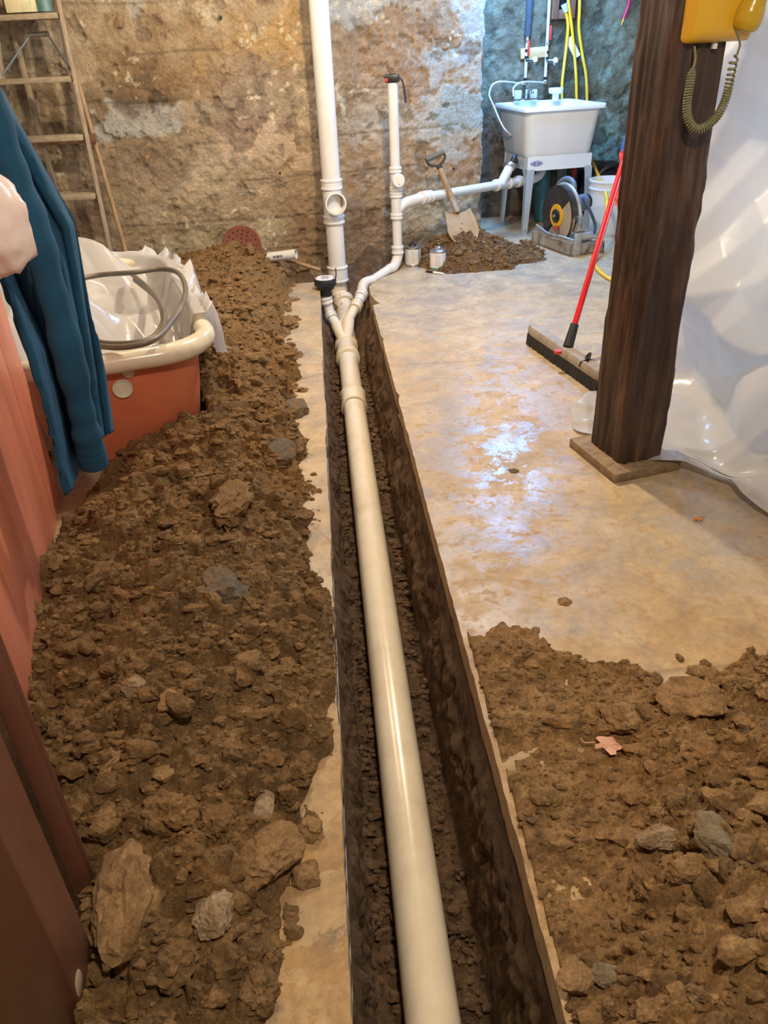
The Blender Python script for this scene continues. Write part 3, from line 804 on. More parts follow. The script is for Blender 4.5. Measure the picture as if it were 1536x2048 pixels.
rock(512, 1160, 52, 76, 'stone', SC, 'rusty flat slab tilted beside the blue-grey lump', L_, 17)
rock(500, 1332, 76, 56, 'stone', SC, 'brown wedge-like stone on the right slope of the heap', L_, 18)
rock(488, 1352, 50, 56, 'clod', SC, 'small round clod under the brown wedge-like stone', L_, 19, 'clod', 'clod')
rock(590, 826, 62, 38, 'stone', SB, 'dark blue-grey stone at the toe of the heap on bare concrete', L_, 20)
rock(560, 905, 60, 44, 'stone', SB, 'blue-grey slab below the dark stone at the heap toe', L_, 21)
rock(578, 652, 36, 34, 'clod', SC, 'dark clod farthest along the right toe of the long heap', L_, 22, 'clod', 'clod')
rock(600, 1540, 74, 56, 'clod', SC, 'tan clod close to the trench edge above the small pale stone', L_, 23, 'clod', 'clod')
rock(345, 1930, 110, 92, 'clod', SC, 'broad earthy clod below the largest boulder', L_, 24, 'clod', 'clod')
rock(520, 1985, 70, 96, 'clod', SC, 'brown clod on the concrete at the bottom edge of the picture', L_, 25, 'clod', 'clod')
rock(438, 1998, 52, 50, 'stone', ST, 'small tan stone between the two lowest clods', L_, 26)
rock(362, 1870, 54, 56, 'clod', SC, 'clod wedged under the pale angular stone', L_, 27, 'clod', 'clod')
rock(120, 1130, 40, 40, 'clod', SC, 'dark clod in the shade under the jacket', L_, 28, 'clod', 'clod')
rock(205, 1155, 60, 66, 'clod', SC, 'brown clod on the crest just right of the red panel', L_, 29, 'clod', 'clod')
rock(360, 858, 40, 28, 'stone', SP, 'pale stone resting against the end of the bathtub', L_, 30)
rock(400, 862, 50, 36, 'clod', SC, 'clod at the right corner of the bathtub end', L_, 31, 'clod', 'clod')
rock(620, 1660, 60, 54, 'clod', ST, 'tan crumbly clod right of the big flat-topped stone', L_, 32, 'clod', 'clod')
rock(1240, 1443, 78, 72, 'stone', ST, 'rounded tan stone at the left toe of the right heap', R_, 41)
rock(1392, 1408, 128, 86, 'stone', ST, 'largest smooth tan boulder at the back of the right heap', R_, 42, 'clay_boulder', 'boulder')
rock(1292, 1425, 44, 40, 'stone', SC, 'small brown stone between the rounded stone and the smooth boulder', R_, 43)
rock(1322, 1682, 92, 66, 'stone', SP, 'pale elongated stone tilted left of the grey slate', R_, 44)
rock(1438, 1692, 100, 104, 'stone', SG, 'grey-green triangular slate on the right heap', R_, 45, 'slate_slab', 'slate')
rock(1370, 1745, 80, 66, 'stone', ST, 'tan stone below and left of the grey slate', R_, 46)
rock(1302, 1775, 66, 96, 'clod', SC, 'upright earthy clod under the pale elongated stone', R_, 47, 'clod', 'clod')
rock(1150, 1962, 80, 76, 'stone', ST, 'pitted tan stone on the trench edge at the bottom', R_, 48)
rock(1212, 1948, 62, 50, 'stone', SG, 'greyish stone right of the pitted stone on the trench edge', R_, 49)
rock(1295, 2022, 58, 48, 'stone', ST, 'yellowish angular stone near the bottom of the right heap', R_, 50)
rock(1100, 1415, 24, 20, 'stone', ST, 'small lone stone on the mud crust near the trench', R_, 51, 'pebble', 'pebble')
rock(1088, 1600, 28, 24, 'stone', ST, 'second lone pebble on the mud crust, nearer the camera', R_, 52, 'pebble', 'pebble')
rock(1066, 1642, 26, 18, 'stone', SB, 'blue-grey pebble on the mud crust', R_, 53, 'pebble', 'pebble')
rock(1310, 1362, 28, 30, 'clod', SC, 'dark clod on the back edge of the right heap', R_, 54, 'clod', 'clod')
rock(1275, 1352, 14, 14, 'clod', SC, 'small dark crumb alone on the floor behind the right heap', R_, 55, 'clod', 'clod')
rock(1360, 1317, 16, 16, 'clod', SC, 'left of two dark crumbs beyond the right heap', R_, 56, 'clod', 'clod')
rock(1408, 1330, 22, 20, 'clod', SC, 'right of two dark crumbs beyond the right heap', R_, 57, 'clod', 'clod')
rock(1445, 1572, 60, 50, 'clod', SC, 'tan clod behind the grey slate at the right', R_, 58, 'clod', 'clod')
rock(1180, 1930, 50, 40, 'clod', SC, 'brown clod behind the pitted stone on the trench edge', R_, 59, 'clod', 'clod')
rock(1130, 1206, 32, 18, 'clod', ST, 'flat dried mud flake alone on the open floor', R_, 60, 'mud_flake', 'mud', .3, .25)
rock(1026, 942, 22, 10, 'clod', SB, 'thin grey flake on the blue-lit floor left of the post', R_, 61, 'mud_flake', 'mud', .3, .25)
def scatter_objs(hf, n, box, rmin, rmax, label, group, seed, zmin):
    r = np.random.RandomState(seed)
    xs = r.uniform(box[0], box[1], n * 6); ys = box[2] + (box[3] - box[2]) * r.rand(n * 6) ** 1.35
    h = hf(xs, ys); ok = h > zmin; xs, ys, h = xs[ok][:n], ys[ok][:n], h[ok][:n]
    for i in range(len(xs)):
        s = rmin * (rmax / rmin) ** (r.rand() ** 1.7)
        o = obj('clod', clod_mesh('clod' if r.rand() < .7 else 'chip', r.randint(9)), SC)
        o.location = (xs[i], ys[i], h[i] + s * .15); o.scale = (s * (1 + .3 * r.rand()), s, s * .8); o.rotation_euler = tuple(r.uniform(0, 6.28, 3))
        tag(o, label, 'clod', group)
scatter_objs(h_left, 130, (-.85, -.14, .45, 2.6), .012, .036, 'one of many loose brown clods on the near half of the long clay heap', 'loose clods on the near half of the long heap', 21, .03)
scatter_objs(h_left, 50, (-1.1, -.40, 2.6, 5.0), .018, .045, 'one of many loose brown clods on the heap beside the bathtub', 'loose clods on the heap beside the bathtub', 22, .05)
scatter_objs(h_right, 90, (.3, 1.15, .5, 1.4), .010, .034, 'one of many loose tan clods on the heap right of the trench', 'loose clods on the right heap', 23, .03)
scatter_objs(h_far, 45, (.3, 1.2, 4.95, 5.7), .014, .034, 'one of many loose clods on the mound under the shovel', 'loose clods on the mound under the shovel', 24, .01)

# ================================================================== PLUMBING
def xyz(v): return (v.x, v.y, v.z)
def hub(mb, p, d, r, l, lip=.004):
    """socket collar centred at p along d"""
    mb.lathe([(r * .9, -l / 2), (r, -l / 2), (r + lip, -l / 2 + .003), (r + lip, -l / 2 + .012), (r, -l / 2 + .016), (r, l / 2 - .016), (r + lip, l / 2 - .012), (r + lip, l / 2 - .003), (r, l / 2), (r * .9, l / 2)], 28, along(p, d))
    return mb
DR = thing('drain_plumbing', 'white PVC drain line in the trench with its stack and branches to the back wall', 'drain pipe', (0, 0, 0))
PV, PO, PM = M['pvc'], M['pvc_old'], M['pvc_mud']
m0, m1 = onz(866, 2048, -.41), onz(711, 835, -.327)
md = (m1 - m0).normalized()
def mainp(Y): return m0 + (m1 - m0) * ((Y - m0.y) / (m1.y - m0.y))
wy = mainp(4.50)
MB().tube([mainp(-.2), mainp(4.5)], .0572, 40).build('main_pipe', PO, DR)
hub(MB(), mainp(3.78), md, .066, .16).build('coupling', PO, DR)
# triple wye at the head of the main pipe
b = MB(); b.tube([mainp(4.36), mainp(4.80)], .063, 36); hub(b, mainp(4.40), md, .066, .07, .005); hub(b, mainp(4.60), md, .066, .06, .004)
riser = [at(652, 585, 4.82), at(653, 600, 4.82), at(657, 615, 4.82), at(662, 632, 4.80), at(674, 652, 4.73), mainp(4.55) + Vector((0, 0, .02))]
rbr = [at(796, 519, 5.22), at(788, 532, 5.17), at(745, 561, 5.04), at(728, 568, 4.99), at(723, 590, 4.93), at(712, 613, 4.83), at(697, 640, 4.72), mainp(4.58) + Vector((0, 0, .015))]
b.tube([riser[-2], riser[-1]], .038, 24); b.tube([rbr[-2], rbr[-1]], .038, 24)
b.build('wye_fitting', PO, DR)
# stack bend down from the wall
sx, sy = -.232, 5.22
st = [(sx, sy, .02), (sx, sy, -.14), at(688, 608, 5.12), at(690, 632, 4.98), mainp(4.74)]
MB().tube(spline(st, 10), .0572, 32).build('sweep_bend', PM, DR)
hub(MB(), at(688, 604, 5.13), Vector(st[3]) - Vector(st[1]), .064, .05).build('bend_collar', PM, DR)
hub(MB(), (sx, sy, -.01), (0, 0, 1), .066, .10).build('coupling', PV, DR)
MB().tube([(sx, sy, 0), (sx, sy, .36)], .0572, 36).build('stack_pipe', PV, DR)
tee = MB(); tee.tube([(sx, sy, .32), (sx, sy, .56)], .0615, 36); hub(tee, (sx, sy, .335), (0, 0, 1), .066, .05); hub(tee, (sx, sy, .545), (0, 0, 1), .066, .06)
mouth = Vector((.22, -.97, .03)).normalized(); mc = Vector((sx, sy, .44))
tee.lathe([(.060, .02), (.060, .085), (.0665, .088), (.0675, .108), (.0575, .110), (.0565, .085), (.0560, .040)], 36, along(mc, mouth), caps=False)
to = tee.build('sanitary_tee', PV, DR)
MB().lathe([(.0555, .0), (.001, .001)], 36, along(mc + mouth * .035, mouth), caps=False).build('tee_bore', M['black_hole'], to)
MB().tube([(sx, sy, .54), (sx, sy, 2.38)], .0572, 36).build('stack_pipe', PV, DR)
# left riser
rp = spline(riser[:3], 6)
MB().tube(rp, .0302, 24).build('riser_pipe', PV, DR)
e = MB().tube(spline(riser[2:6], 8), .0315, 24)
hub(e, riser[1], riser[2] - riser[1], .036, .04); hub(e, riser[3], riser[4] - riser[2], .036, .035)
e.build('riser_elbow', PV, DR)
# right branch
vx, vy = .172, 5.22
MB().tube([rbr[1], rbr[2]], .0302, 24).build('branch_pipe', PV, DR)
e = MB().tube(spline([(vx, vy, .13), (vx, vy, .085), rbr[1], rbr[1] + (rbr[2] - rbr[1]) * .25], 8), .0325, 24); hub(e, (vx, vy, .125), (0, 0, 1), .037, .05); e.build('elbow', PV, DR)
e = MB().tube(spline([rbr[2], rbr[3], rbr[4], rbr[4] + (rbr[5] - rbr[4]) * .6], 8), .0335, 24); hub(e, rbr[4], rbr[5] - rbr[4], .037, .045); e.build('elbow', PV, DR)
MB().tube([rbr[4], rbr[6], rbr[7]], .0302, 24).build('branch_pipe', PO, DR)
hub(MB(), rbr[5], rbr[6] - rbr[4], .037, .05).build('coupling', PO, DR)
# vent riser with tee and cleanout
MB().tube([(vx, vy, .10), (vx, vy, .34)], .0302, 24).build('vent_pipe', PV, DR)
t2 = MB().tube([(vx, vy, .325), (vx, vy, .475)], .0335, 24); hub(t2, (vx, vy, .335), (0, 0, 1), .0365, .035); hub(t2, (vx, vy, .465), (0, 0, 1), .0365, .035)
br0, br1 = Vector((vx, vy, .385)), at(843, 396, 5.33)
bdir = (br1 - br0).normalized()
t2.tube(spline([br0 + Vector((.0, 0, -.02)), br0 + bdir * .07 + Vector((0, 0, .008)), br1], 8), .0325, 24)
t2.build('branch_tee', PV, DR)
be = at(1036, 363, 6.20)
bl = be - br1
MB().tube([br1, be], .0302, 24).build('waste_pipe', PV, DR)
c = MB(); hub(c, br1 + bl.normalized() * .02, bl, .037, .06); hub(c, br1 + bl.normalized() * .075, bl, .0355, .05); c.build('coupling', PV, DR)
wq = br1 + bl * .80
y2 = MB().tube([wq - bl.normalized() * .06, wq + bl.normalized() * .10], .034, 24); hub(y2, wq - bl.normalized() * .06, bl, .037, .03); hub(y2, wq + bl.normalized() * .10, bl, .037, .03)
ytop = wq + Vector((.075, .06, .115)); y2.tube([wq, ytop], .034, 24); y2.build('branch_wye', PV, DR)
hub(MB(), ytop, ytop - wq, .038, .03, .003).build('slip_nut', M['steel'], DR)
MB().tube(spline([ytop, ytop + (ytop - wq) * .5, at(1033, 322, 6.30), (1.36, 6.36, .53)], 6), .018, 16).build('drain_hose', M['black_rubber'], DR)
e = MB().tube(spline([be, be + Vector((.07, .06, .0)), be + Vector((.15, .11, .0)), be + Vector((.20, .14, .04)), be + Vector((.21, .15, .16))], 8), .0325, 20); hub(e, be, bl, .037, .05); e.build('trap_elbow', PV, DR)
co = MB().tube([(vx, vy, .46), (vx, vy, .62)], .0335, 24); hub(co, (vx, vy, .50), (0, 0, 1), .0365, .03); hub(co, (vx, vy, .61), (0, 0, 1), .0365, .035)
cdv = Vector((.25, -.97, 0)).normalized(); co.tube([Vector((vx, vy, .555)), Vector((vx, vy, .555)) + cdv * .055], .032, 24)
cob = co.build('cleanout_tee', PV, DR)
pb = Vector((vx, vy, .555)) + cdv * .06
pl = MB().lathe([(.0, .014), (.036, .014), (.040, .008), (.040, -.006), (.0, -.006)], 24, along(pb, cdv), caps=False)
pl.box((0, 0, 0), (.011, .008, .034), Matrix.Translation(pb + cdv * .018)); pl.build('cleanout_plug', M['white_label'], cob)
MB().tube([(vx, vy, .60), (vx, vy, 1.085)], .0302, 28).build('vent_pipe', PV, DR)

# black test cap on the left riser
cp = riser[0] + Vector((0, 0, .012)); T = thing('test_cap', 'black rubber cap with white printed top on the short riser pipe', 'pipe cap', xyz(cp))
MB().lathe([(.036, -.03), (.037, .0), (.040, .006), (.052, .012), (.055, .030), (.066, .034), (.069, .040), (.069, .072), (.066, .078), (.0, .078)], 40).build('rubber_body', M['black_rubber'], T)
MB().lathe([(.0, .0795), (.061, .0795), (.063, .0775)], 40).build('printed_disc', M['white_label'], T)
rr = MB()
for a0, a1 in ((-.5, .5), (2.6, 3.7)):
    n = 10; vs = []; 
    for k in range(n + 1):
        a = a0 + (a1 - a0) * k / n; vs += [(.055 * math.cos(a), .055 * math.sin(a), .0802), (.060 * math.cos(a), .060 * math.sin(a), .0802)]
    rr.add(vs, [(2 * k, 2 * k + 1, 2 * k + 3, 2 * k + 2) for k in range(n)])
rr.build('red_ring_print', M['red_print'], T, smooth=False)
dk = MB()
for (x, y, w, h) in ((0, .030, .05, .005), (0, .018, .03, .005), (-.012, -.012, .022, .006), (.018, -.014, .014, .010), (0, -.03, .04, .004), (.005, .004, .06, .003)):
    dk.box((x, y, .0800), (w, h, .0006))
dk.build('dark_lettering', M['print'], T, smooth=False)
MB().tube([(.068, -.004, .076), (.072, -.004, .115), (.070, 0, .135)], .0035, 6).build('clamp_tail', M['black_plastic'], T)

# tape measure balanced on the vent pipe
T = thing('tape_measure', 'black tape measure balanced on top of the open vent pipe', 'tape measure', (vx - .002, vy, 1.087), math.radians(-6))
MB().box((0, 0, .021), (.086, .062, .042), None, .008).build('case', M['black_plastic'], T)
MB().box((-.033, -.0318, .014), (.018, .003, .016), None, .001).build('red_button', M['red_print'], T)
MB().box((.0, .0, .0435), (.03, .022, .005), None, .001).build('lock_slide', M['black_rubber'], T)
MB().tube(spline([(.044, -.01, .024), (.056, -.012, .016), (.068, -.012, -.02), (.076, -.01, -.09), (.079, -.01, -.108)], 6), .0055, 8).build('wrist_strap', M['black_rubber'], T)

# ================================================================== SMALL THINGS BY THE WALL
def can(p, label, cap, lab, band, seam):
    T = thing('cement_can', label, 'can', p, random.uniform(-.3, .3))
    MB().lathe([(.050, 0), (.0535, .002), (.0535, .006), (.052, .008), (.052, .113), (.0535, .116), (.0535, .121), (.050, .121), (.047, .117), (.022, .128), (.0, .128)], 36).build('tin', M['steel'], T)
    MB().lathe([(.0524, .012), (.0528, .012), (.0528, .110), (.0524, .110)], 36, caps=False).build('paper_label', lab, T)
    MB().lathe([(.020, .126), (.021, .131), (.021, .142), (.017, .145), (.0, .146)] if cap == 'screw' else [(.024, .120), (.026, .128), (.012, .150), (.0, .154)], 24).build('cap', M['steel'] if cap == 'screw' else M['black_plastic'], T)
    tx = MB()
    for k in range(11):
        w = .55 + .25 * ((k * 37) % 5) / 5; z = .100 - k * .0075; a0 = -2.25
        n = 6; vs = []
        for q in range(n + 1):
            a = a0 + w * q / n; vs += [(.0532 * math.cos(a), .0532 * math.sin(a), z), (.0532 * math.cos(a), .0532 * math.sin(a), z + .0022)]
        tx.add(vs, [(2 * q, 2 * q + 2, 2 * q + 3, 2 * q + 1) for q in range(n)])
    tx.build('small_print', simpleGrey, T, smooth=False)
    if band: MB().lathe([(.0530, .010), (.0533, .010), (.0533, .018), (.0530, .018)], 36, caps=False).build('green_band', M['green_band'], T)
    if seam: MB().box((.0527 * math.cos(-1.05), .0527 * math.sin(-1.05), .061), (.003, .003, .098), Matrix.Rotation(-1.05, 3, 'Z')).build('side_seam', M['print'], T)
    return T
simpleGrey = simple('grey_print', lin(150, 150, 158), .6)
p = onz(826, 530); can((p.x, p.y, 0), 'left solvent can with a black drippy cap standing beside the vent pipe', 'drip', M['white_label'], False, True)
p = onz(876, 538); can((p.x, p.y, 0), 'right solvent can with a metal screw cap and green base band', 'screw', M['white_label'], True, False)
p = onz(869, 547); T = thing('marker_pen', 'white marker pen with black cap lying in front of the cans', 'marker', (p.x, p.y, .0065), math.radians(-38))
MB().lathe([(.0, 0), (.006, 0), (.0065, .01), (.0065, .075), (.005, .08), (.0, .08)], 14, along((-.01, 0, 0), (1, 0, 0))).build('barrel', M['white_label'], T)
MB().lathe([(.0, 0), (.0062, 0), (.0070, .008), (.0070, .05), (.0, .052)], 14, along((-.012, 0, 0), (-1, 0, 0))).build('cap', M['black_plastic'], T)

# shovel stuck in the mound
g = at(870, 312, 5.55); sb = at(915, 425, 5.44)
T = thing('shovel', 'short D-handled shovel with wooden shaft stuck in the mound of dirt', 'shovel', xyz(sb))
G = g - sb; gd = G.normalized()
side = Vector((.93, .22, .30)); side = (side - gd * side.dot(gd)).normalized(); nrm = gd.cross(side)
MB().tube([Vector((0, 0, 0)), G * .28, G * .80], [.021, .019, .017], 16).build('shaft', M['shaft_wood'], T)
MB().tube([G * .02, G * .26], [.023, .021], 16).build('socket', M['saw_base'], T)
fk = MB(); fk.tube([G * .78, G * .84], [.019, .020], 14)
for s_ in (-1, 1): fk.tube(spline([G * .83, G * .88 + side * s_ * .045, G * .94 + side * s_ * .062, G * 1.02 + side * s_ * .060], 5), .008, 8)
fk.build('yoke', M['saw_dark'], T)
MB().tube([G * 1.0 - side * .066, G * 1.0 + side * .066], .0165, 14).build('grip', simple('grey_plastic_grip', lin(104, 98, 84), .6), T)
bd = (at(930, 482, 5.24) - sb).normalized(); bs = (Vector((1, .12, .05)) - bd * Vector((1, .12, .05)).dot(bd)).normalized(); bn = bd.cross(bs)
nu, nv = 13, 15; vs = []
for i in range(nv):
    t = i / (nv - 1); l = .26 * t; w = .088 + .018 * math.sin(t * 1.6) - .05 * max(0, t - .72) ** 1.5 * 4
    for j in range(nu):
        u = j / (nu - 1) * 2 - 1
        vs.append(bd * (l - .012 * abs(u) ** 3 * (t < .1)) + bs * (u * w) + bn * (.020 * (u * u - .3) + .015 * math.sin(t * 3)))
fs = [(i * nu + j, i * nu + j + 1, (i + 1) * nu + j + 1, (i + 1) * nu + j) for i in range(nv - 1) for j in range(nu - 1)]
bo = MB().add(vs, fs).build('blade', simple('muddy_blade', lin(164, 134, 92), .8, .05, .15, 10, .3, 40, lin(112, 88, 60), 9, .95), T)
bo.modifiers.new('thick', 'SOLIDIFY').thickness = .003

# rusty drain cover, offcut and stick by the wall
dc = at(484, 492, 5.20); T = thing('drain_cover', 'round rusty iron drain cover with holes leaning on the back wall', 'drain cover', xyz(dc))
nv_ = Vector((.10, -.93, .32)).normalized(); mt = along((0, 0, 0), nv_)
cb = MB(); cb.lathe([(.0, .004), (.112, .004), (.120, .009), (.128, .004), (.128, -.008), (.0, -.008)], 48, mt, caps=False); cb.build('plate', M['rust'], T)
hm = MB()
for ri, cnt in ((.02, 4), (.045, 8), (.07, 13), (.095, 18)):
    for k in range(cnt):
        a = 2 * math.pi * k / cnt; hm.lathe([(.0, .0), (.0052, .0)], 8, mt @ Matrix.Translation((ri * math.cos(a), ri * math.sin(a), .0046)), caps=False)
hm.build('hole', simple('dark_hole', lin(30, 18, 14), .9), T)
a, b_ = at(512, 518, 5.12), at(592, 508, 5.05)
T = thing('pipe_offcut', 'short white PVC offcut with black print lying on the heap by the wall', 'pipe', xyz(a)); d = b_ - a
o = MB().lathe([(.0255, 0), (.0302, 0), (.0302, d.length), (.0255, d.length), (.0255, 0)], 24, along((0, 0, 0), d), caps=False).build('pipe_wall', PV, T)
q = MB(); sd = d.cross(Vector((0, 0, 1))).normalized()
for k, w in enumerate((.008, .004, .010, .005, .008)): q.box(d * (.50 + .045 * k) + sd * .0300 + Vector((0, 0, .004)), (w, .002, .014), d.to_track_quat('X', 'Z').to_matrix())
q.build('black_print', M['print'], o)
a, b_ = at(545, 512, 5.17), at(640, 540, 5.10)
T = tag(MB().tube([a, a + (b_ - a) * .5 + Vector((0, 0, .004)), b_], [.013, .013, .013], 12).build('wooden_stick', M['shaft_wood']), 'thin tan wooden stick slanting down under the white offcut', 'stick')
a, b_ = at(405, 528, 5.16), at(455, 518, 5.10)
tag(MB().tube([a, b_], .028, 16).build('pipe_offcut', PV), 'white pipe end poking out between the tub plastic and the heap', 'pipe')

# ================================================================== LAUNDRY TUB
SK = thing('laundry_sink', 'white freestanding laundry tub on grey metal legs against the recessed wall', 'sink', (1.165, 6.08, 0), math.radians(11))
def ring(z, x0, x1, y0, y1, r, n=6):
    out = []
    for (cx, cy, a0) in ((x1 - r, y1 - r, 0), (x0 + r, y1 - r, 90), (x0 + r, y0 + r, 180), (x1 - r, y0 + r, 270)):
        for k in range(n + 1):
            a = math.radians(a0 + 90 * k / n); out.append(Vector((cx + r * math.cos(a), cy + r * math.sin(a), z)))
    return out
def loft(rings, mb=None, closed_end=True, closed_start=False):
    mb = mb or MB(); n = len(rings[0]); vs = [v for r in rings for v in r]; fs = []
    for i in range(len(rings) - 1):
        for k in range(n): fs.append((i * n + k, i * n + (k + 1) % n, (i + 1) * n + (k + 1) % n, (i + 1) * n + k))
    if closed_end: fs.append(tuple((len(rings) - 1) * n + k for k in range(n)))
    if closed_start: fs.append(tuple(range(n - 1, -1, -1)))
    return mb.add(vs, fs)
X0, X1, Y0, Y1 = -.060, .565, -.05, .60
def inset(z, i, r): return ring(z, X0 + i, X1 - i, Y0 + i, Y1 - i, r)
loft([inset(.515, .075, .06), inset(.53, .062, .07), inset(.56, .052, .075), inset(.80, .028, .06), inset(.828, .024, .055), inset(.83, .0, .03), inset(.852, .0, .03), inset(.858, .004, .03), inset(.858, .038, .05), inset(.85, .045, .05), inset(.56, .075, .06), inset(.545, .10, .05)], None, True, True).build('basin', M['sink_white'], SK)
ap = MB()
ap.box((.255, .012, .487), (.50, .006, .095)); ap.box((.012, .255, .487), (.006, .48, .095)); ap.box((.498, .255, .487), (.006, .48, .095)); ap.box((.255, .492, .487), (.50, .006, .095))
for s_, x in ((1, .012), (-1, .498)):
    ap.add([(x, .012, .44), (x, .13, .44), (x, .10, .40), (x, .012, .40)], [(0, 1, 2, 3)])
ap.build('apron', M['sink_white'], SK, smooth=False)
for (x, y, sx_, sy_) in ((.0, .0, 1, 1), (.51, .0, -1, 1), (.0, .50, 1, -1), (.51, .50, -1, -1)):
    lg = MB(); zt, zb_ = .45, 0.0; w1, w2 = .058, .034
    ox = -.012 * sx_; oy = -.006 * sy_
    lg.add([(x, y, zt), (x + sx_ * w1, y, zt), (x + ox + sx_ * w2, y + oy, zb_), (x + ox, y + oy, zb_), (x, y + sy_ * w1, zt), (x + ox, y + oy + sy_ * w2, zb_)], [(0, 1, 2, 3), (0, 4, 5, 3)])
    o = lg.build('leg', M['sink_leg'], SK, smooth=False); o.modifiers.new('thick', 'SOLIDIFY').thickness = .004
    if y == 0 and x == 0: MB().lathe([(0, .002), (.006, .002), (.007, 0)], 10, along((x + .006, y - .008, .03), (0, -1, 0))).build('bolt', M['steel'], o)
lo = MB(); n = 28
lo.add([(.075 + .048 * math.cos(2 * math.pi * k / n), .0085, .488 + .019 * math.sin(2 * math.pi * k / n)) for k in range(n)], [tuple(range(n))])
lg = lo.build('logo_oval', M['logo_blue'], SK, smooth=False)
wt = MB()
def ringflat(mb, rx, rz, w, y):
    vs = []
    for k in range(n):
        a = 2 * math.pi * k / n; vs += [(.075 + rx * math.cos(a), y, .488 + rz * math.sin(a)), (.075 + (rx - w) * math.cos(a), y, .488 + (rz - w) * math.sin(a))]
    mb.add(vs, [(2 * k, 2 * k + 1, (2 * k + 3) % (2 * n), (2 * k + 2) % (2 * n)) for k in range(n)])
ringflat(wt, .043, .0155, .0022, .0078); ringflat(wt, .012, .0125, .003, .0076)
for (x, w) in ((.046, .022), (.104, .022)):
    for z in (.482, .494): wt.box((x, .0078, z), (w, .0005, .0035))
wt.box((.075, .0076, .488), (.005, .0005, .012))
wt.build('logo_lines', M['white_label'], lg, smooth=False)
# faucet
fa = MB(); fa.box((.165, .515, .870), (.18, .05, .022), None, .006); fb = fa.build('faucet_base', M['chrome'], SK)
for x in (.10, .225):
    MB().lathe([(.024, 0), (.030, .008), (.030, .052), (.026, .06), (0, .06)], 12, Matrix.Translation((x, .515, .880))).build('faucet_knob', simple('clear_acrylic_knob_%d' % int(x * 1000), lin(196, 206, 214), .12), fb)
MB().tube(spline([(.165, .515, .88), (.165, .51, .94), (.165, .48, .955), (.165, .40, .935), (.165, .385, .915)], 6), .011, 12).build('spout', M['chrome'], fb)
MB().lathe([(.026, 0), (.026, .045), (.05, .052), (.056, .062), (.056, .082), (.050, .088), (0, .088)], 24, Matrix.Translation((.395, .49, .855))).build('soap_dish_post', M['sink_white'], SK)

# water supply on the recessed wall
def wall2pt(px, py, off=.03):
    d = ray(px, py); lo, hi = 5.5, 9.0
    for _ in range(40):
        m_ = (lo + hi) / 2; p_ = CP + d * (m_ / d.y)
        if p_.y < wall2Y(p_.x) - off: lo = m_
        else: hi = m_
    return p_
def supply(name, label, x_top, pts, ins, handle, hosepts):
    P = [wall2pt(*q) for q in pts]; T = thing(name, label, 'water pipe', xyz(P[-1]))
    loc = [p_ - P[-1] for p_ in P]
    top = loc[0].copy(); top.z = 2.36 - P[-1].z
    if ins:
        MB().tube([loc[1], loc[0], top], .026, 16).build('insulation', M['insul'], T)
    MB().tube([loc[-1], loc[1] if ins else loc[0]] + ([] if ins else [top]), .0115, 12).build('pipe', PV, T)
    for t, r, m_ in ((.0, .016, 'chrome'), (.10, .0135, 'black_plastic'), (.56, .0135, 'black_plastic'), (.70, .0135, 'black_plastic'), (.90, .0150, 'steel')):
        c_ = loc[-1] + (loc[1] - loc[-1]) * t; MB().tube([c_ - Vector((0, 0, .010)), c_ + Vector((0, 0, .010))], r, 12).build('fitting', M[m_], T)
    hp = wall2pt(*handle) - P[-1]
    MB().box(hp + Vector((0, -.025, 0)), (.016, .008, .095), None, .003).build('valve_lever', M['red_handle'], T)
    vv = loc[-1] + (loc[1] - loc[-1]) * .50
    va = MB().tube([vv, vv + Vector((.045, -.03, .0)), vv + Vector((.06, -.04, -.03))], [.014, .016, .013], 10); vo = va.build('stop_valve', M['chrome'], T)
    MB().lathe([(0, .004), (.018, .004), (.020, 0), (.018, -.010), (0, -.010)], 14, along(vv + Vector((.055, -.07, .005)), (.3, -1, .2))).build('valve_knob', M['sink_white'], vo)
    h = [loc[-1]] + [Vector(q) - P[-1] for q in hosepts]
    MB().tube(spline(h, 8), .0065, 8).build('supply_hose', simple(name + '_hose', lin(206, 202, 190), .5), T)
    return T
SKM = Matrix.Translation((1.165, 6.08, 0)) @ Matrix.Rotation(math.radians(11), 4, 'Z')
def sk(x, y, z): return SKM @ Vector((x, y, z))
supply('supply_pipe', 'left water pipe with dark foam sleeve feeding the laundry tub', 0, [(1060, 0), (1055, 72), (1050, 168)], True, (1056, 96), [sk(-.05, .56, 1.0), sk(-.12, .54, .93), sk(-.13, .40, .85), sk(-.09, .30, .72), sk(-.03, .28, .66)])
supply('supply_pipe', 'right white water pipe with red lever feeding the laundry tub', 0, [(1099, 0), (1096, 78), (1090, 165)], False, (1100, 66), [sk(.16, .56, .99), sk(.08, .55, .96), sk(.07, .53, .90)])
p0, p1 = wall2pt(1041, 108, .02), wall2pt(1096, 103, .02); d = p1 - p0
T = MB().box((0, 0, 0), (d.length, .035, .07), None, .002).build('wood_block', M['pine']); T.location = (p0 + p1) / 2 + Vector((0, .012, 0)); T.rotation_euler = (0, -math.atan2(d.z, d.x) , math.atan2(d.y, d.x)); tag(T, 'pale pine block screwed to the wall behind the water pipes', 'wood block')
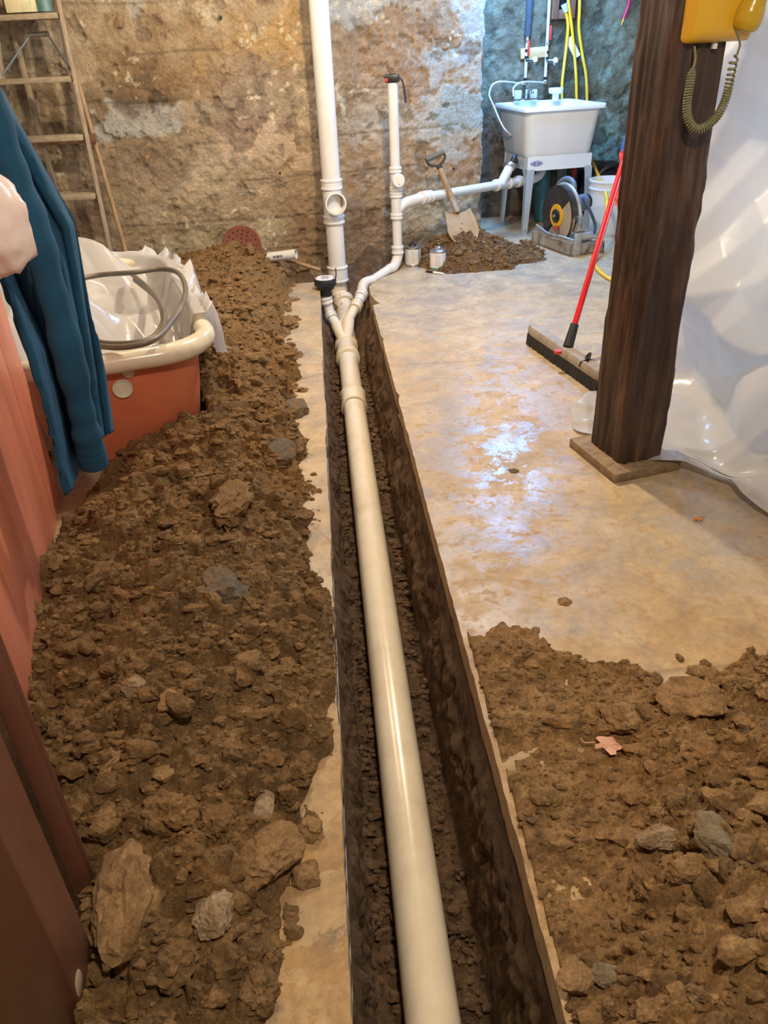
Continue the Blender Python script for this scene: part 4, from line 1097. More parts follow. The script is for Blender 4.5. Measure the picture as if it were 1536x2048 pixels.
# junction recess with brown frame
p0, p1 = wall2pt(1105, -30, .02), wall2pt(1147, 37, .02); T = thing('opening_surround', 'brown wooden box frame around a dark opening high on the recessed wall', 'frame', ((p0.x + p1.x) / 2, p0.y, p1.z), math.atan2(.12, 1))
w, h = p1.x - p0.x, .36
for nm, c_, d_ in (('stile', (-w / 2 + .025, 0, h / 2), (.05, .05, h)), ('stile', (w / 2 - .025, 0, h / 2), (.05, .05, h)), ('rail', (0, .001, .03), (w - .1, .05, .06)), ('rail', (0, .001, h - .03), (w - .1, .05, .06))):
    MB().box(c_, d_, None, .003).build(nm, M['box_wood'], T)
MB().box((0, .02, h / 2), (w - .08, .01, h - .1)).build('dark_opening', M['glass_dark'], T)
# yellow extension cords
def cord(name, label, pts, r, mat, cat='cord', off=None):
    P = spline([Vector(p_) for p_ in pts], 10); return tag(MB().tube(P, r, 10).build(name, mat), label, cat)
W2 = lambda x, y, o=.06: wall2pt(x, y, o)
T = thing('extension_cord', 'yellow cord with clear plug hanging straight from the wooden frame behind the tub', 'cord', (0, 0, 0))
MB().tube(spline([W2(1131, 20), W2(1136, 50), W2(1133, 90), W2(1127, 140), W2(1124, 170), W2(1124, 200)], 8), .0115, 10).build('cable', M['yellow_hose'], T)
MB().tube([W2(1128, 8), W2(1132, 24)], [.026, .018], 14).build('plug', simple('clear_plug', lin(190, 200, 210), .15), T)
cord('extension_cord', 'yellow cord second from the left, passing in front of the white tag', [W2(1133, -60), W2(1137, 5), W2(1143, 50), W2(1148, 100), W2(1152, 150), W2(1153, 190), W2(1154, 240)], .0115, M['yellow_hose'])
ypts = [W2(1161, -60), W2(1159, 20), W2(1158, 60), W2(1165, 110), W2(1172, 150), W2(1174, 190), W2(1174, 240), W2(1177, 300, .10)]
ypts += [at(1190, 335, 6.35), at(1206, 372, 6.05), at(1214, 400, 5.72), at(1212, 430, 5.55), at(1200, 475, 5.35), at(1193, 505, 5.22), onz(1190, 520, .012), onz(1193, 535, .012), onz(1205, 548, .012), onz(1225, 560, .012), onz(1250, 566, .012)]
cord('extension_cord', 'longest yellow cord, looping over the bucket and down onto the floor by the saw', ypts, .0115, M['yellow_hose'])
p_ = W2(1146, 95, .055); T = MB().box((0, 0, 0), (.05, .001, .15)).build('paper_tag', M['white_label']); T.location = p_; T.rotation_euler = (0, math.radians(-32), 0); tag(T, 'white paper tag tied to the yellow cords', 'tag')
T = thing('air_hose', 'red air hose end with brass fitting hanging on the recessed wall near the post', 'hose', (0, 0, 0))
MB().tube(spline([W2(1262, -60), W2(1259, 0), W2(1252, 25), W2(1247, 38)], 6), .014, 12).build('rubber_hose', M['hose_red'], T)
MB().tube([W2(1248, 36), W2(1243, 50)], [.014, .010], 10).build('brass_fitting', M['brass'], T)

# ================================================================== CONCRETE SAW, BUCKET
p_ = onz(1140, 514); SA = thing('concrete_saw', 'dusty handheld concrete saw with a big round blade on its base tray', 'saw', (p_.x, p_.y, 0), math.radians(20))
# local: x to the right along the short side, y back along the long side
w, l = .27, .50
tr = MB()
tr.box((w / 2, l / 2, .008), (w, l, .010)); tr.box((.004, l / 2, .045), (.008, l, .085)); tr.box((w - .004, l / 2, .03), (.008, l, .05)); tr.box((w / 2, .004, .04), (w, .008, .07)); tr.box((w / 2, l - .004, .04), (w, .008, .07))
tr.build('base_tray', M['saw_base'], SA, smooth=False)
MB().box((.045, -.006, .075), (.055, .012, .15), None, .003).build('front_bracket', M['saw_metal'], SA)
for z in (.085, .105): MB().tube(spline([(.02, .0, z), (.0, .12, z + .006), (-.004, .28, z), (.02, l - .02, z + .02)], 6), .008, 8).build('tray_rail', M['saw_metal'], SA)
MB().tube([(.06, .01, .115), (w - .01, .01, .10)], .010, 8).build('front_rail', M['saw_metal'], SA)
MB().tube([(.06, .02, .065), (w - .01, .02, .085)], .008, 8).build('front_rail', M['saw_metal'], SA)
bc = Vector((.055, .24, .225)); bx = Matrix.Translation(bc) @ Matrix.Rotation(math.radians(90), 4, 'Y')
MB().lathe([(0, -.002), (.178, -.002), (.178, .002), (0, .002)], 64, bx, caps=False).build('blade', M['blade'], SA)
gd_ = MB(); n = 40; vs = []
R1, R2 = .035, .196
for k in range(n + 1):
    a = math.radians(8 + 214 * k / n)       # guard covers the top and the back of the blade
    for x in (-.022, .030):
        for r in (R1, R2): vs.append(bc + Vector((x, -math.cos(a) * r, math.sin(a) * r)))
fs = []
for k in range(n):
    b0, b1 = 4 * k, 4 * k + 4
    fs += [(b0, b0 + 1, b1 + 1, b1), (b0 + 2, b1 + 2, b1 + 3, b0 + 3), (b0 + 1, b0 + 3, b1 + 3, b1 + 1), (b0, b1, b1 + 2, b0 + 2)]
fs += [(0, 2, 3, 1), (4 * n, 4 * n + 1, 4 * n + 3, 4 * n + 2)]
# front opening: side plate only over the rear two thirds
gs = MB(); gs.add(vs, fs); gs.build('blade_guard', M['saw_dark'], SA)
rim = MB(); rim.tube([bc + Vector((.028, -math.cos(math.radians(a)) * .196, math.sin(math.radians(a)) * .196)) for a in range(-35, 150, 6)], .013, 8); rim.build('guard_rim', M['saw_metal'], SA)
fr = MB(); vs = [bc + Vector((-.026, 0, 0))]
ks = list(range(-62, 46, 6))
for a in ks: vs.append(bc + Vector((-.026, -math.cos(math.radians(a)) * .176, math.sin(math.radians(a)) * .176)))
fr.add(vs, [(0, i, i + 1) for i in range(1, len(vs) - 1)]); fr.build('blade_face', M['blade'], SA, smooth=False)
MB().lathe([(.040, 0), (.075, 0), (.075, .006), (.040, .006)], 32, Matrix.Translation(bc + Vector((-.027, 0, 0))) @ Matrix.Rotation(math.radians(-90), 4, 'Y'), caps=False).build('yellow_flange', M['yellow_flange'], SA)
MB().lathe([(0, .02), (.03, .02), (.044, .012), (.046, 0)], 24, Matrix.Translation(bc + Vector((-.028, 0, 0))) @ Matrix.Rotation(math.radians(-90), 4, 'Y')).build('arbor_nut', M['black_plastic'], SA)
MB().lathe([(0, .028), (.010, .028), (.012, .02)], 12, Matrix.Translation(bc + Vector((-.028, 0, 0))) @ Matrix.Rotation(math.radians(-90), 4, 'Y')).build('arbor_bolt', M['chrome'], SA)
MB().box(bc + Vector((-.034, -.02, -.075)), (.012, .028, .03), None, .003).build('red_lever', M['red_print'], SA)
MB().tube([(.10, .05, .13), (.13, .16, .20), (.15, .26, .27)], [.035, .055, .055], 16).build('gear_housing', M['saw_metal'], SA)
MB().tube([(.14, .26, .27), (.27, .26, .29)], [.060, .055], 20).build('motor', M['motor_grey'], SA)
MB().lathe([(0, .02), (.045, .02), (.055, .0), (.055, -.01)], 20, along((.272, .26, .29), (1, 0, .12))).build('motor_cap', M['black_plastic'], SA)
MB().tube(spline([(.10, .16, .36), (.11, .19, .43), (.11, .27, .45), (.11, .36, .41), (.11, .40, .34)], 6), .018, 12).build('handle', M['motor_grey'], SA)
MB().tube([(.06, .02, .118), (.17, .02, .118)], .026, 16).build('roller', M['saw_metal'], SA)
MB().lathe([(0, .006), (.014, .006), (.018, 0)], 14, along((.058, .02, .118), (-1, 0, 0))).build('roller_bolt', M['chrome'], SA)
MB().tube(spline([(.20, .20, .33), (.21, .12, .26), (.235, .08, .17), (.22, .06, .12)], 6), .010, 8).build('power_lead', M['insul'], SA)

BK = thing('bucket', 'white plastic bucket standing behind the concrete saw', 'bucket', (1.77, 6.02, 0))
MB().lathe([(.0, .001), (.122, .001), (.125, .01), (.148, .36), (.154, .362), (.154, .375), (.146, .376), (.144, .36), (.119, .012), (0, .010)], 40, caps=False).build('shell', M['bucket'], BK)
MB().lathe([(.1455, .31), (.151, .311), (.151, .320), (.1462, .321)], 40, caps=False).build('rib_band', M['bucket'], BK)
EQ = thing('black_equipment', 'black bundle of equipment with a red knob half hidden behind the bucket', 'equipment', (1.80, 6.46, 0))
V, f = rockV(61, 3, .4, .12); V = V * np.array([.24, .13, .20]) + np.array([.02, 0, .24]); obj('case', npmesh('case', V, f), M['dark_bag'], EQ)
MB().tube([(.235 * math.cos(math.radians(a)) * .6 + .10, -.10, .30 + .12 * math.sin(math.radians(a))) for a in range(0, 181, 15)], .018, 8).build('carry_handle', M['dark_bag'], EQ)
MB().tube([(-.18, -.03, .02), (-.19, -.02, .52)], .022, 10).build('upright_grip', M['black_plastic'], EQ)
MB().tube([(-.21, -.05, .30), (-.205, -.05, .44)], .014, 8).build('red_strip', M['red_print'], EQ)
MB().lathe([(0, .02), (.026, .015), (.03, 0), (0, 0)], 16, along((.20, -.10, .40), (0, -1, .3))).build('red_knob', M['red_handle'], EQ)
MB().lathe([(.045, 0), (.055, .01), (.055, .45), (.045, .46)], 20, Matrix.Translation((-.42, .08, 0))).build('teal_canister', M['teal_can'], EQ)

# ================================================================== PUSH BROOM
ha, hb = onz(1062, 672, .03), onz(1212, 776, .03); hd = hb - ha
BR = thing('push_broom', 'red-handled push broom with grey head and black bristles behind the post', 'broom', ((ha.x + hb.x) / 2, (ha.y + hb.y) / 2, 0), math.atan2(hd.y, hd.x))
L = .70; prof = [(-.032, .055), (.032, .055), (.034, .075), (.024, .092), (-.024, .092), (-.034, .075)]
hm = MB(); vs = []; nx = 16
for i in range(nx + 1):
    x = -L / 2 + L * i / nx; t = abs(2 * i / nx - 1); k = 1 - .35 * max(0, t - .85) / .15
    vs += [(x, y * k, z) for y, z in prof]
fs = [(i * 6 + k, i * 6 + (k + 1) % 6, i * 6 + 6 + (k + 1) % 6, i * 6 + 6 + k) for i in range(nx) for k in range(6)] + [tuple(range(5, -1, -1)), tuple(nx * 6 + k for k in range(6))]
hm.add(vs, fs).build('head', M['broom_grey'], BR)
bb = MB(); nb = 70; vs = []
r = random.Random(5)
for i in range(nb + 1):
    x = -L / 2 + .012 + (L - .024) * i / nb; j = r.uniform(-.004, .004)
    vs += [(x, -.030, .056), (x + j, -.037 + r.uniform(-.003, .003), .001), (x + j, .037 + r.uniform(-.003, .003), .001), (x, .030, .056)]
fs = [(i * 4 + k, i * 4 + (k + 1) % 4, i * 4 + 4 + (k + 1) % 4, i * 4 + 4 + k) for i in range(nb) for k in range(4)] + [(3, 2, 1, 0), tuple(nb * 4 + k for k in range(4))]
bb.add(vs, fs).build('bristles', M['bristle'], BR, smooth=False)
HW = Matrix.Translation(BR.location) @ Matrix.Rotation(BR.rotation_euler.z, 4, 'Z'); HI = HW.inverted()
j0 = HI @ onz(1136, 694, .09); j1 = HI @ at(1263, 268, 3.75)
jd = (j1 - j0).normalized()
MB().tube([j0, j0 + jd * .105], [.024, .019], 14).build('socket', M['black_plastic'], BR)
MB().tube([j0 + jd * .09, j1 + jd * .35], .0135, 16).build('pole', M['red_pole'], BR)
MB().lathe([(0, .012), (.016, .012), (.018, .0)], 14, along(HI @ onz(1116, 706, .09), (0, 0, 1))).build('red_knob', M['red_print'], BR)
kx = (HI @ onz(1172, 722, .09)).x
MB().tube([(kx, -.036, .07), (kx, -.030, .088), (kx, 0, .096), (kx, .030, .088), (kx, .036, .07)], .004, 8).build('wire_clip', M['print'], BR)
MB().tube(spline([(kx - .03, .01, .094), (kx - .015, .02, .115), (kx, .005, .097), (kx + .012, -.015, .112)], 6), .006, 8).build('torn_tape', M['print'], BR)

# ================================================================== POST WITH PHONE
PR = math.radians(16.3); PO_ = Vector((.812, 2.302, 0))
PT = thing('support_post', 'dark rough timber post standing on a wooden base plate', 'post', xyz(PO_), PR)
def post_mesh():
    a, b2 = .165, .195; zs = np.linspace(.034, 2.38, 150); per = []
    n = 22
    for k in range(n): per.append((a * k / n, 0, 0, -1))
    for k in range(n): per.append((a, b2 * k / n, 1, 0))
    for k in range(n): per.append((a - a * k / n, b2, 0, 1))
    for k in range(n): per.append((0, b2 - b2 * k / n, -1, 0))
    per = np.array(per); N = len(per)
    u = np.repeat(np.arange(N)[None, :], len(zs), 0).ravel(); z = np.repeat(zs[:, None], N, 1).ravel()
    x, y = per[u, 0], per[u, 1]
    # rounded, chipped arrises
    dx = np.minimum(x, a - x); dy = np.minimum(y, b2 - y); cdist = dx + dy
    chip = np.clip(.006 - cdist, 0, .006) * .6 + .010 * sstep(.02, .0, cdist) * sstep(.0, .5, fbm(x * 8 + 3, z * 5, y * 8, 301, 3))
    cx_, cy_ = a / 2 - x, b2 / 2 - y; nn = np.sqrt(cx_ ** 2 + cy_ ** 2)
    x = x + cx_ / nn * chip; y = y + cy_ / nn * chip
    crack = .006 * sstep(.80, .95, 1 - np.abs(vn(u * .33 + .6 * vn(z * 2, z * 0, None, 303), z * .7, None, 305)))
    rel = .0022 * fbm(u * .9, z * 6, None, 307, 4) - crack + .0015 * fbm(u * .1, z * 2, None, 309, 2)
    x = x + per[u, 2] * rel; y = y + per[u, 3] * rel
    i = np.arange(len(zs) - 1)[:, None] * N + np.arange(N)[None, :]; j = np.arange(len(zs) - 1)[:, None] * N + (np.arange(N)[None, :] + 1) % N
    F = np.stack([i.ravel(), j.ravel(), (j + N).ravel(), (i + N).ravel()], 1)
    return npmesh('timber', np.stack([x, y, z], 1), F)
obj('timber', post_mesh(), M['post_wood'], PT)
MB().box((.076, .098, .017), (.258, .300, .034), None, .003).build('base_plate', M['plank'], PT)
PH = thing('wall_phone', 'mustard yellow wall phone screwed to the front of the post', 'phone', xyz(Matrix.Translation(PO_) @ Matrix.Rotation(PR, 4, 'Z') @ Vector((.105, -.001, 1.262))), PR)
hb_ = MB()
loft([ring(0, -.098, .098, 0, .27, .014, 4), ring(.022, -.098, .098, 0, .27, .014, 4), ring(.040, -.088, .084, .012, .26, .014, 4), ring(.046, -.06, .06, .03, .25, .02, 4)], hb_, True, True)
# built flat, then stood up against the post: (x, y, z) -> (x, -z, y)
hb_.v = [(x, -z, y) for (x, y, z) in hb_.v]
hb_.build('housing', M['phone'], PH)
hs = MB()
hp_ = spline([(.048, -.052, .022), (.049, -.056, .034), (.051, -.062, .056), (.056, -.068, .085), (.064, -.080, .125), (.070, -.088, .18), (.070, -.088, .26), (.066, -.080, .33)], 6)
hr_ = np.interp(np.linspace(0, 1, len(hp_)), [0, .03, .10, .22, .34, .45, .58, .8, 1.0], [.006, .022, .031, .036, .034, .027, .022, .021, .022])
hs.tube(hp_, list(hr_), 24)
ho = hs.build('handset', M['handset'], PH)
st_ = MB(); st_.box((.083, -.0375, .042), (.022, .004, .034), None, .001); so = st_.build('sticker', M['white_label'], PH)
rs_ = MB()
for z in (.034, .043, .052): rs_.box((.083, -.0398, z), (.017, .001, .004))
rs_.build('red_lettering', M['red_print'], so, smooth=False)
MB().box((.0, -.012, -.008), (.012, .008, .014)).build('mounting_tab', M['white_label'], PH)
PHI = (Matrix.Translation(PH.location) @ Matrix.Rotation(PR, 4, 'Z')).inverted()
cpts = [at(1474, 62, 2.22), at(1480, 88, 2.23), at(1474, 108, 2.24), at(1467, 125, 2.25), at(1462, 150, 2.26), at(1456, 180, 2.265), at(1446, 212, 2.265), at(1428, 240, 2.26), at(1400, 258, 2.255), at(1382, 250, 2.255), at(1374, 225, 2.26), at(1376, 190, 2.26), at(1381, 160, 2.265), at(1386, 138, 2.27), at(1391, 118, 2.28), at(1389, 92, 2.285)]
cp_ = [PHI @ p_ for p_ in cpts]
sp = spline(cp_, 40); 
ln = [0]
for i in range(1, len(sp)): ln.append(ln[-1] + (sp[i] - sp[i - 1]).length)
tot = ln[-1]; hel = []; ph = 0.0; nrm_ = Vector((0, 1, 0)); N = 1500; j = 0
for i in range(N + 1):
    s_ = tot * i / N
    while j < len(ln) - 2 and ln[j + 1] < s_: j += 1
    t_ = (s_ - ln[j]) / max(1e-9, ln[j + 1] - ln[j]); p_ = sp[j].lerp(sp[j + 1], t_); tg = (sp[j + 1] - sp[j]).normalized()
    q_ = s_ / tot
    rad = .0092 * min(1, max(0, (q_ - .11) / .05)) * min(1, max(0, (.90 - q_) / .04))
    pitch = .0062 + .014 * max(0, 1 - abs(q_ - .11) / .20)
    ph += 2 * math.pi * (tot / N) / pitch
    nrm_ = (nrm_ - tg * nrm_.dot(tg)).normalized(); bn_ = tg.cross(nrm_)
    hel.append(p_ + (nrm_ * math.cos(ph) + bn_ * math.sin(ph)) * rad)
MB().tube(hel, .0028, 6).build('coiled_cord', M['cord'], PH)

# pink and blue thing behind the post
T = thing('hanging_rag', 'pink and blue cloth hanging behind the post, only its edge showing', 'cloth', (0, 0, 0))
q0 = at(1262, 268, 4.3)
MB().tube(spline([at(1258, 285, 4.3), at(1252, 310, 4.3), at(1248, 350, 4.3), at(1244, 385, 4.3), at(1240, 410, 4.3)], 6), [.030 + .004 * math.sin(i * 1.3) for i in range(25)], 12).build('pink_cloth', M['pink_cloth'], T)
MB().tube(spline([at(1268, 262, 4.28), at(1255, 272, 4.28), at(1249, 288, 4.28), at(1246, 302, 4.28)], 6), .014, 10).build('blue_cloth', M['blue_cloth'], T)
MB().tube([at(1240, 365, 4.27), at(1256, 362, 4.27)], .005, 6).build('hook', M['white_label'], T)
T.location = (0, 0, 0)

# ================================================================== PLASTIC CURTAIN
def tri(t): return np.abs((t % 2.0) - 1.0)
def crease(x, y, waves, s):
    r = 0
    for k, (a, f, th, w) in enumerate(waves):
        ph = w * vn(x * 1.3, y * 1.3, None, s + k * 3) + 5.3 * k
        r = r + a * tri((x * math.cos(th) + y * math.sin(th)) * f + ph)
    return r
def curtain():
    ns, nq = 230, 260
    A, B = np.array([1.22, 3.42]), np.array([1.92, 1.25]); tot = np.linalg.norm(B - A); dv = (B - A) / tot; nv2 = np.array([dv[1], -dv[0]])
    if nv2[0] > 0: nv2 = -nv2
    s_ = np.linspace(0, 1, ns); q = np.linspace(0, 2.72, nq); Sg, Q = np.meshgrid(s_, q, indexing='ij'); s1, q1 = Sg.ravel() * tot, Q.ravel()
    H = 2.34
    z = H - q1; over = np.clip(q1 - (H - .10), 0, None)
    lenf = (.55 + .30 * fbm(s1 * 2.1, s1 * 0, None, 401, 3)) * (1 - .18 * s1) * (.05 + .95 * sstep(.10, .75, s1))
    off = np.where(over > 0, .10 * (1 - np.exp(-over / .10)) + over * .75 * lenf, 0)
    off = off + .10 * np.clip(.5 - z, 0, .5)
    zz = np.where(z < .12, .12 * np.exp((z - .12) / .16) * np.exp(-(over) / .30) , z)
    big = .06 * fbm(s1 * 1.3 + z * .7, z * .9 + 3, None, 403, 2)
    def ridge(u, v, sd): return 1 - np.abs(vn(u, v, None, sd))
    fold = crease(s1, z, [(.16, 1.6, .75, .9), (.11, 2.1, 2.2, 1.0), (.05, 3.4, .25, 1.2), (.022, 6.5, 1.0, 1.5), (.014, 9.0, 2.5, 1.6)], 421)
    amp = sstep(H + .02, H - .5, z) * sstep(0, .5, s1)
    off = off + (big + fold) * (.15 + .85 * amp)
    lay = sstep(.14, .02, z)
    zz = np.maximum(zz * (1 - .8 * lay) + lay * (.018 + .030 * ridge(s1 * 5 + off * 4, off * 3, 413) ** 3 + .014 * vn(s1 * 9, off * 12, None, 415)), .004)
    x = A[0] + dv[0] * s1 + nv2[0] * off; y = A[1] + dv[1] * s1 + nv2[1] * off
    me = npmesh('plastic_curtain', np.stack([x, y, zz], 1), gridF(ns, nq))
    return tag(obj('plastic_curtain', me, M['sheet']), 'milky plastic sheet hung from the ceiling behind the post, its hem crumpled on the floor', 'plastic sheet')
curtain()

# ================================================================== LEFT: PARTITION, JACKET, BAG
A_, B_ = Vector((-.800, 1.205)), Vector((-1.13, 2.37)); dv = (B_ - A_); Lp = dv.length; ang = math.atan2(dv.y, dv.x)
PN = thing('plank_partition', 'red painted partition of upright boards at the left edge', 'partition', (A_.x, A_.y, 0), ang)
npk = 5; pw = Lp / npk
for i in range(npk):
    MB().box((pw * (i + .5), .016, 1.15), (pw - .0025, .030, 2.30), None, .003).build('plank', M['red_panel'], PN)
C1, C2 = onz(200, 1924), onz(186, 2060)
bv = Vector((C1.x - .03, C1.y + .1)) - A_; 
BP = thing('brown_trim_board', 'dark brown board between the red partition and the brown corner post', 'trim', (A_.x, A_.y, 0), math.atan2(bv.y, bv.x))
MB().box((bv.length / 2 + .004, -.012, 1.15), (bv.length, .028, 2.30), None, .003).build('board', M['brown_paint'], BP)
MB().box((bv.length - .03, .004, 1.15), (.035, .014, 2.30), None, .003).build('stop_strip', M['brown_paint'], BP)
fv = Vector((C1.x - C2.x, C1.y - C2.y)); CPo = thing('brown_corner_post', 'dark brown painted post in the bottom left corner', 'post', (C2.x, C2.y, 0), math.atan2(fv.y, fv.x))
MB().box((fv.length / 2, .075, 1.15), (fv.length, .15, 2.30), None, .006).build('shaft', M['brown_paint'], CPo)
MB().lathe([(0, .0008), (.018, .0008), (.019, 0)], 14, along((.02, .0, .10), (0, -1, 0))).build('paint_spot', simple('grey_paint_spot', lin(150, 136, 112), .7), CPo)

JK = thing('hanging_jacket', 'teal fleece jacket hanging on the red partition', 'jacket', (0, 0, 0))
def interp_pts(tab, t):
    ts = np.linspace(0, 1, len(tab)); a = np.array(tab, float); return np.interp(t, ts, a[:, 0]), np.interp(t, ts, a[:, 1])
LB = [(-190, 60), (-100, 250), (-50, 420), (5, 570), (62, 720), (100, 860), (128, 990)]
RB = [(-20, 150), (30, 235), (95, 345), (150, 440), (180, 615), (206, 745), (224, 862)]
BOT = [(0, 0), (.12, 4), (.24, -10), (.30, -44), (.42, -28), (.62, -2), (.68, 0), (.74, -18), (1, 0)]
def jacket():
    nu, nv = 150, 150; P = np.zeros((nu, nv, 3))
    JU, JV = np.meshgrid(np.linspace(0, 1, nu), np.linspace(0, 1, nv), indexing='ij'); JN = fbm(JU * 6, JV * 5 + JU * 3, None, 451, 4, .55)
    for i in range(nu):
        u = i / (nu - 1)
        for j in range(nv):
            v = j / (nv - 1)
            lx, ly = interp_pts(LB, v); rx, ry = interp_pts(RB, v)
            px = lx + (rx - lx) * u; py = ly + (ry - ly) * u
            bo_ = np.interp(u, [b0 for b0, _ in BOT], [b1 for _, b1 in BOT]); py += bo_ * sstep(.55, 1, np.array(v)) 
            # pleats: each fold is a rounded lobe standing toward the room
            ph = u * 4.3 + .45 * math.sin(v * 2.6 + u * 5) + .12 * math.sin(v * 8)
            lobe = abs(math.sin(math.pi * ph)) ** .75
            dep = (.045 + .050 * v) * lobe + .006 * math.sin(v * 9 + u * 12) + .012 * float(JN[i, j])
            p_ = at(px, py, 1.80 + .26 * u - dep)
            P[i, j] = p_
    me = npmesh('fleece_body', P.reshape(-1, 3), gridF(nu, nv)); o = obj('fleece_body', me, M['teal'], JK)
    o.modifiers.new('thick', 'SOLIDIFY').thickness = .007
    return o
jacket()
slv = spline([at(-60, 120, 1.80), at(20, 330, 1.78), at(80, 500, 1.74), at(130, 680, 1.72), at(165, 830, 1.73), at(183, 908, 1.75)], 12)
rs_ = [.036 - .004 * i / len(slv) + .003 * math.sin(i * .37) + .002 * math.sin(i * 1.1) for i in range(len(slv))]
MB().tube(slv, rs_, 26).build('sleeve', M['teal'], JK)
cf = slv[-1]; cdir = (slv[-1] - slv[-4]).normalized()
MB().lathe([(.030, -.004), (.036, .0), (.037, .020), (.036, .042), (.030, .046), (.026, .040)], 28, along(cf - cdir * .01, cdir)).build('cuff', M['teal'], JK)

BG = thing('plastic_bag', 'pinkish white plastic bag bulging in from the left edge over the jacket', 'bag', xyz(at(-30, 445, 1.52)))
V, f = ICO[4]; rb2 = np.random.RandomState(77); nb_ = rb2.normal(size=(46, 3)) * np.array([1, 1, .7]); nb_ /= np.linalg.norm(nb_, axis=1)[:, None]; db = .80 + .24 * rb2.rand(46)
dt = V @ nb_.T; rad_ = np.min(np.where(dt > .05, db[None, :] / np.maximum(dt, .05), 9), 1)
star = np.min(np.arccos(np.clip(dt, -1, 1)) + db[None, :] * .3, 1)
Vb = V * (np.minimum(rad_, 1.2) - .16 * sstep(.15, .6, star))[:, None] * np.array([.090, .080, .125])
obj('bag_body', npmesh('bag_body', Vb, f, None, True), M['bag'], BG)
MB().tube(spline([(0, 0, .13), (-.01, .02, .2), (-.03, .06, .34)], 5), [.03, .02, .014, .012, .010, .010, .010, .010, .010, .010, .012][:11], 10).build('bag_neck', M['bag'], BG)

# ================================================================== BATHTUB
TB = thing('bathtub', 'old cast iron bathtub with red-brown outside and cream rolled rim', 'bathtub', xyz(TUB_O), TUB_A)
Lt, Wt = 1.42, .70
def outl(y0, y1, hw, z, rf=.20, rb=.30, n=14):
    """rounded rectangle outline, front end at y0 (tap end), round back"""
    pts = []
    def arc(cx, cy, r, a0, a1):
        for k in range(n): 
            a = math.radians(a0 + (a1 - a0) * k / (n - 1)); pts.append(Vector((cx + r * math.cos(a), cy + r * math.sin(a), z)))
    arc(hw - rf, y0 + rf * .75, rf, 270, 360)
    for k in range(1, 12): pts.append(Vector((hw, y0 + rf * .75 + (y1 - rb - y0 - rf * .75) * k / 12, z)))
    arc(hw - rb, y1 - rb, rb, 0, 90); arc(-hw + rb, y1 - rb, rb, 90, 180)
    for k in range(1, 12): pts.append(Vector((-hw, y1 - rb + (y0 + rf * .75 - y1 + rb) * k / 12, z)))
    arc(-hw + rf, y0 + rf * .75, rf, 180, 270)
    for p_ in pts:                      # front end bows slightly
        if p_.y < y0 + rf * .75: p_.y = y0 + rf * .75 - (y0 + rf * .75 - p_.y) * .75 / .75
    return pts
zr = .415
loft([outl(.085, 1.24, .255, .0, .15, .24), outl(.070, 1.27, .272, .04, .16, .25), outl(.050, 1.33, .300, .25, .17, .28), outl(.040, 1.37, .316, zr - .02, .18, .29)], None, False, True).build('tub_shell', M['tub_red'], TB)
loft([outl(.050, 1.36, .306, zr + .010, .18, .28), outl(.075, 1.32, .285, .30, .17, .27), outl(.10, 1.26, .25, .08, .15, .24), outl(.16, 1.15, .18, .06, .12, .16)], None, True, False).build('tub_lining', M['tub_enamel'], TB)
rimc = outl(.012, 1.40, .342, zr, .19, .30)
MB().tube(rimc, .036, 18, closed=True).build('rolled_rim', M['tub_enamel'], TB)
for (px, py, r, nm) in ((245, 776, .034, 'drain_hole'), (256, 742, .021, 'overflow_hole')):
    TI = (Matrix.Translation(TUB_O) @ Matrix.Rotation(TUB_A, 4, 'Z')).inverted()
    d = ray(px, py); 
    best = None
    for k in range(400):
        p_ = TI @ (CP + d * ((2.2 + k * .002) / d.y))
        zf = np.interp(p_.z, [.0, .04, .25, zr], [.0475, .030, .0075, -.005])
        if p_.y >= zf + .14 * 0 - (.0): best = p_; break
    best.y -= .006
    ho_ = MB().lathe([(r * 1.0, .0), (r, .004), (r * .92, .005), (r * .88, -.003), (r * .6, -.004), (0, -.004)], 32, along(best, (0, -1, -.06))).build(nm, M['hole_white'], TB)
# plastic sheet thrown in the tub
def tub_sheet():
    n, m = 150, 200; u = np.linspace(-1, 1, n); v = np.linspace(0, 1, m); U_, V_ = np.meshgrid(u, v, indexing='ij'); u1, v1 = U_.ravel(), V_.ravel()
    x = u1 * .47; y = .20 + v1 * 1.34
    ax = np.abs(x); hw = .345 * np.sqrt(np.clip(1 - np.clip((y - 1.08) / .36, 0, 1) ** 2, .02, 1))
    def ridge(a, b, s): return 1 - np.abs(vn(a, b, None, s))
    cr = crease(x, y, [(.10, 3.2, .6, 1.1), (.08, 3.9, 2.0, 1.2), (.045, 6.0, 1.2, 1.4), (.020, 11.0, .2, 1.6)], 621)
    inside = .20 + .08 * fbm(x * 4, y * 3, None, 607, 2) + cr + .16 * np.exp(-(((x + .10) / .13) ** 2 + ((y - .62) / .16) ** 2)) + .10 * sstep(.6, 1.3, y)
    over = ax - hw
    rimz = zr + .038 + .22 * cr
    z = np.where(over < -.08, inside, np.where(over < .03, inside + (rimz - inside) * sstep(-.08, -.02, over), rimz - np.clip(over - .03, 0, 1) * 2.2 + .05 * fbm(x * 9, y * 9, None, 609, 3)))
    back = y - 1.40; z = np.where(back > .0, np.minimum(z, rimz - np.clip(back - .03, 0, 1) * 1.5), z)
    xx = np.where(over > .03, np.sign(x) * (hw + .045 + .25 * (over - .03) + .03 * fbm(y * 7, x * 7, None, 611, 3)), x)
    # the front third leaves the rim bare
    return npmesh('plastic_sheet', np.stack([xx, y, z], 1), gridF(n, m), None, True)
o = obj('plastic_sheet', tub_sheet(), M['sheet_tub']); o.location = TUB_O; o.rotation_euler = (0, 0, TUB_A); tag(o, 'crumpled white plastic sheet heaped in the bathtub and hanging over its rim', 'plastic sheet')
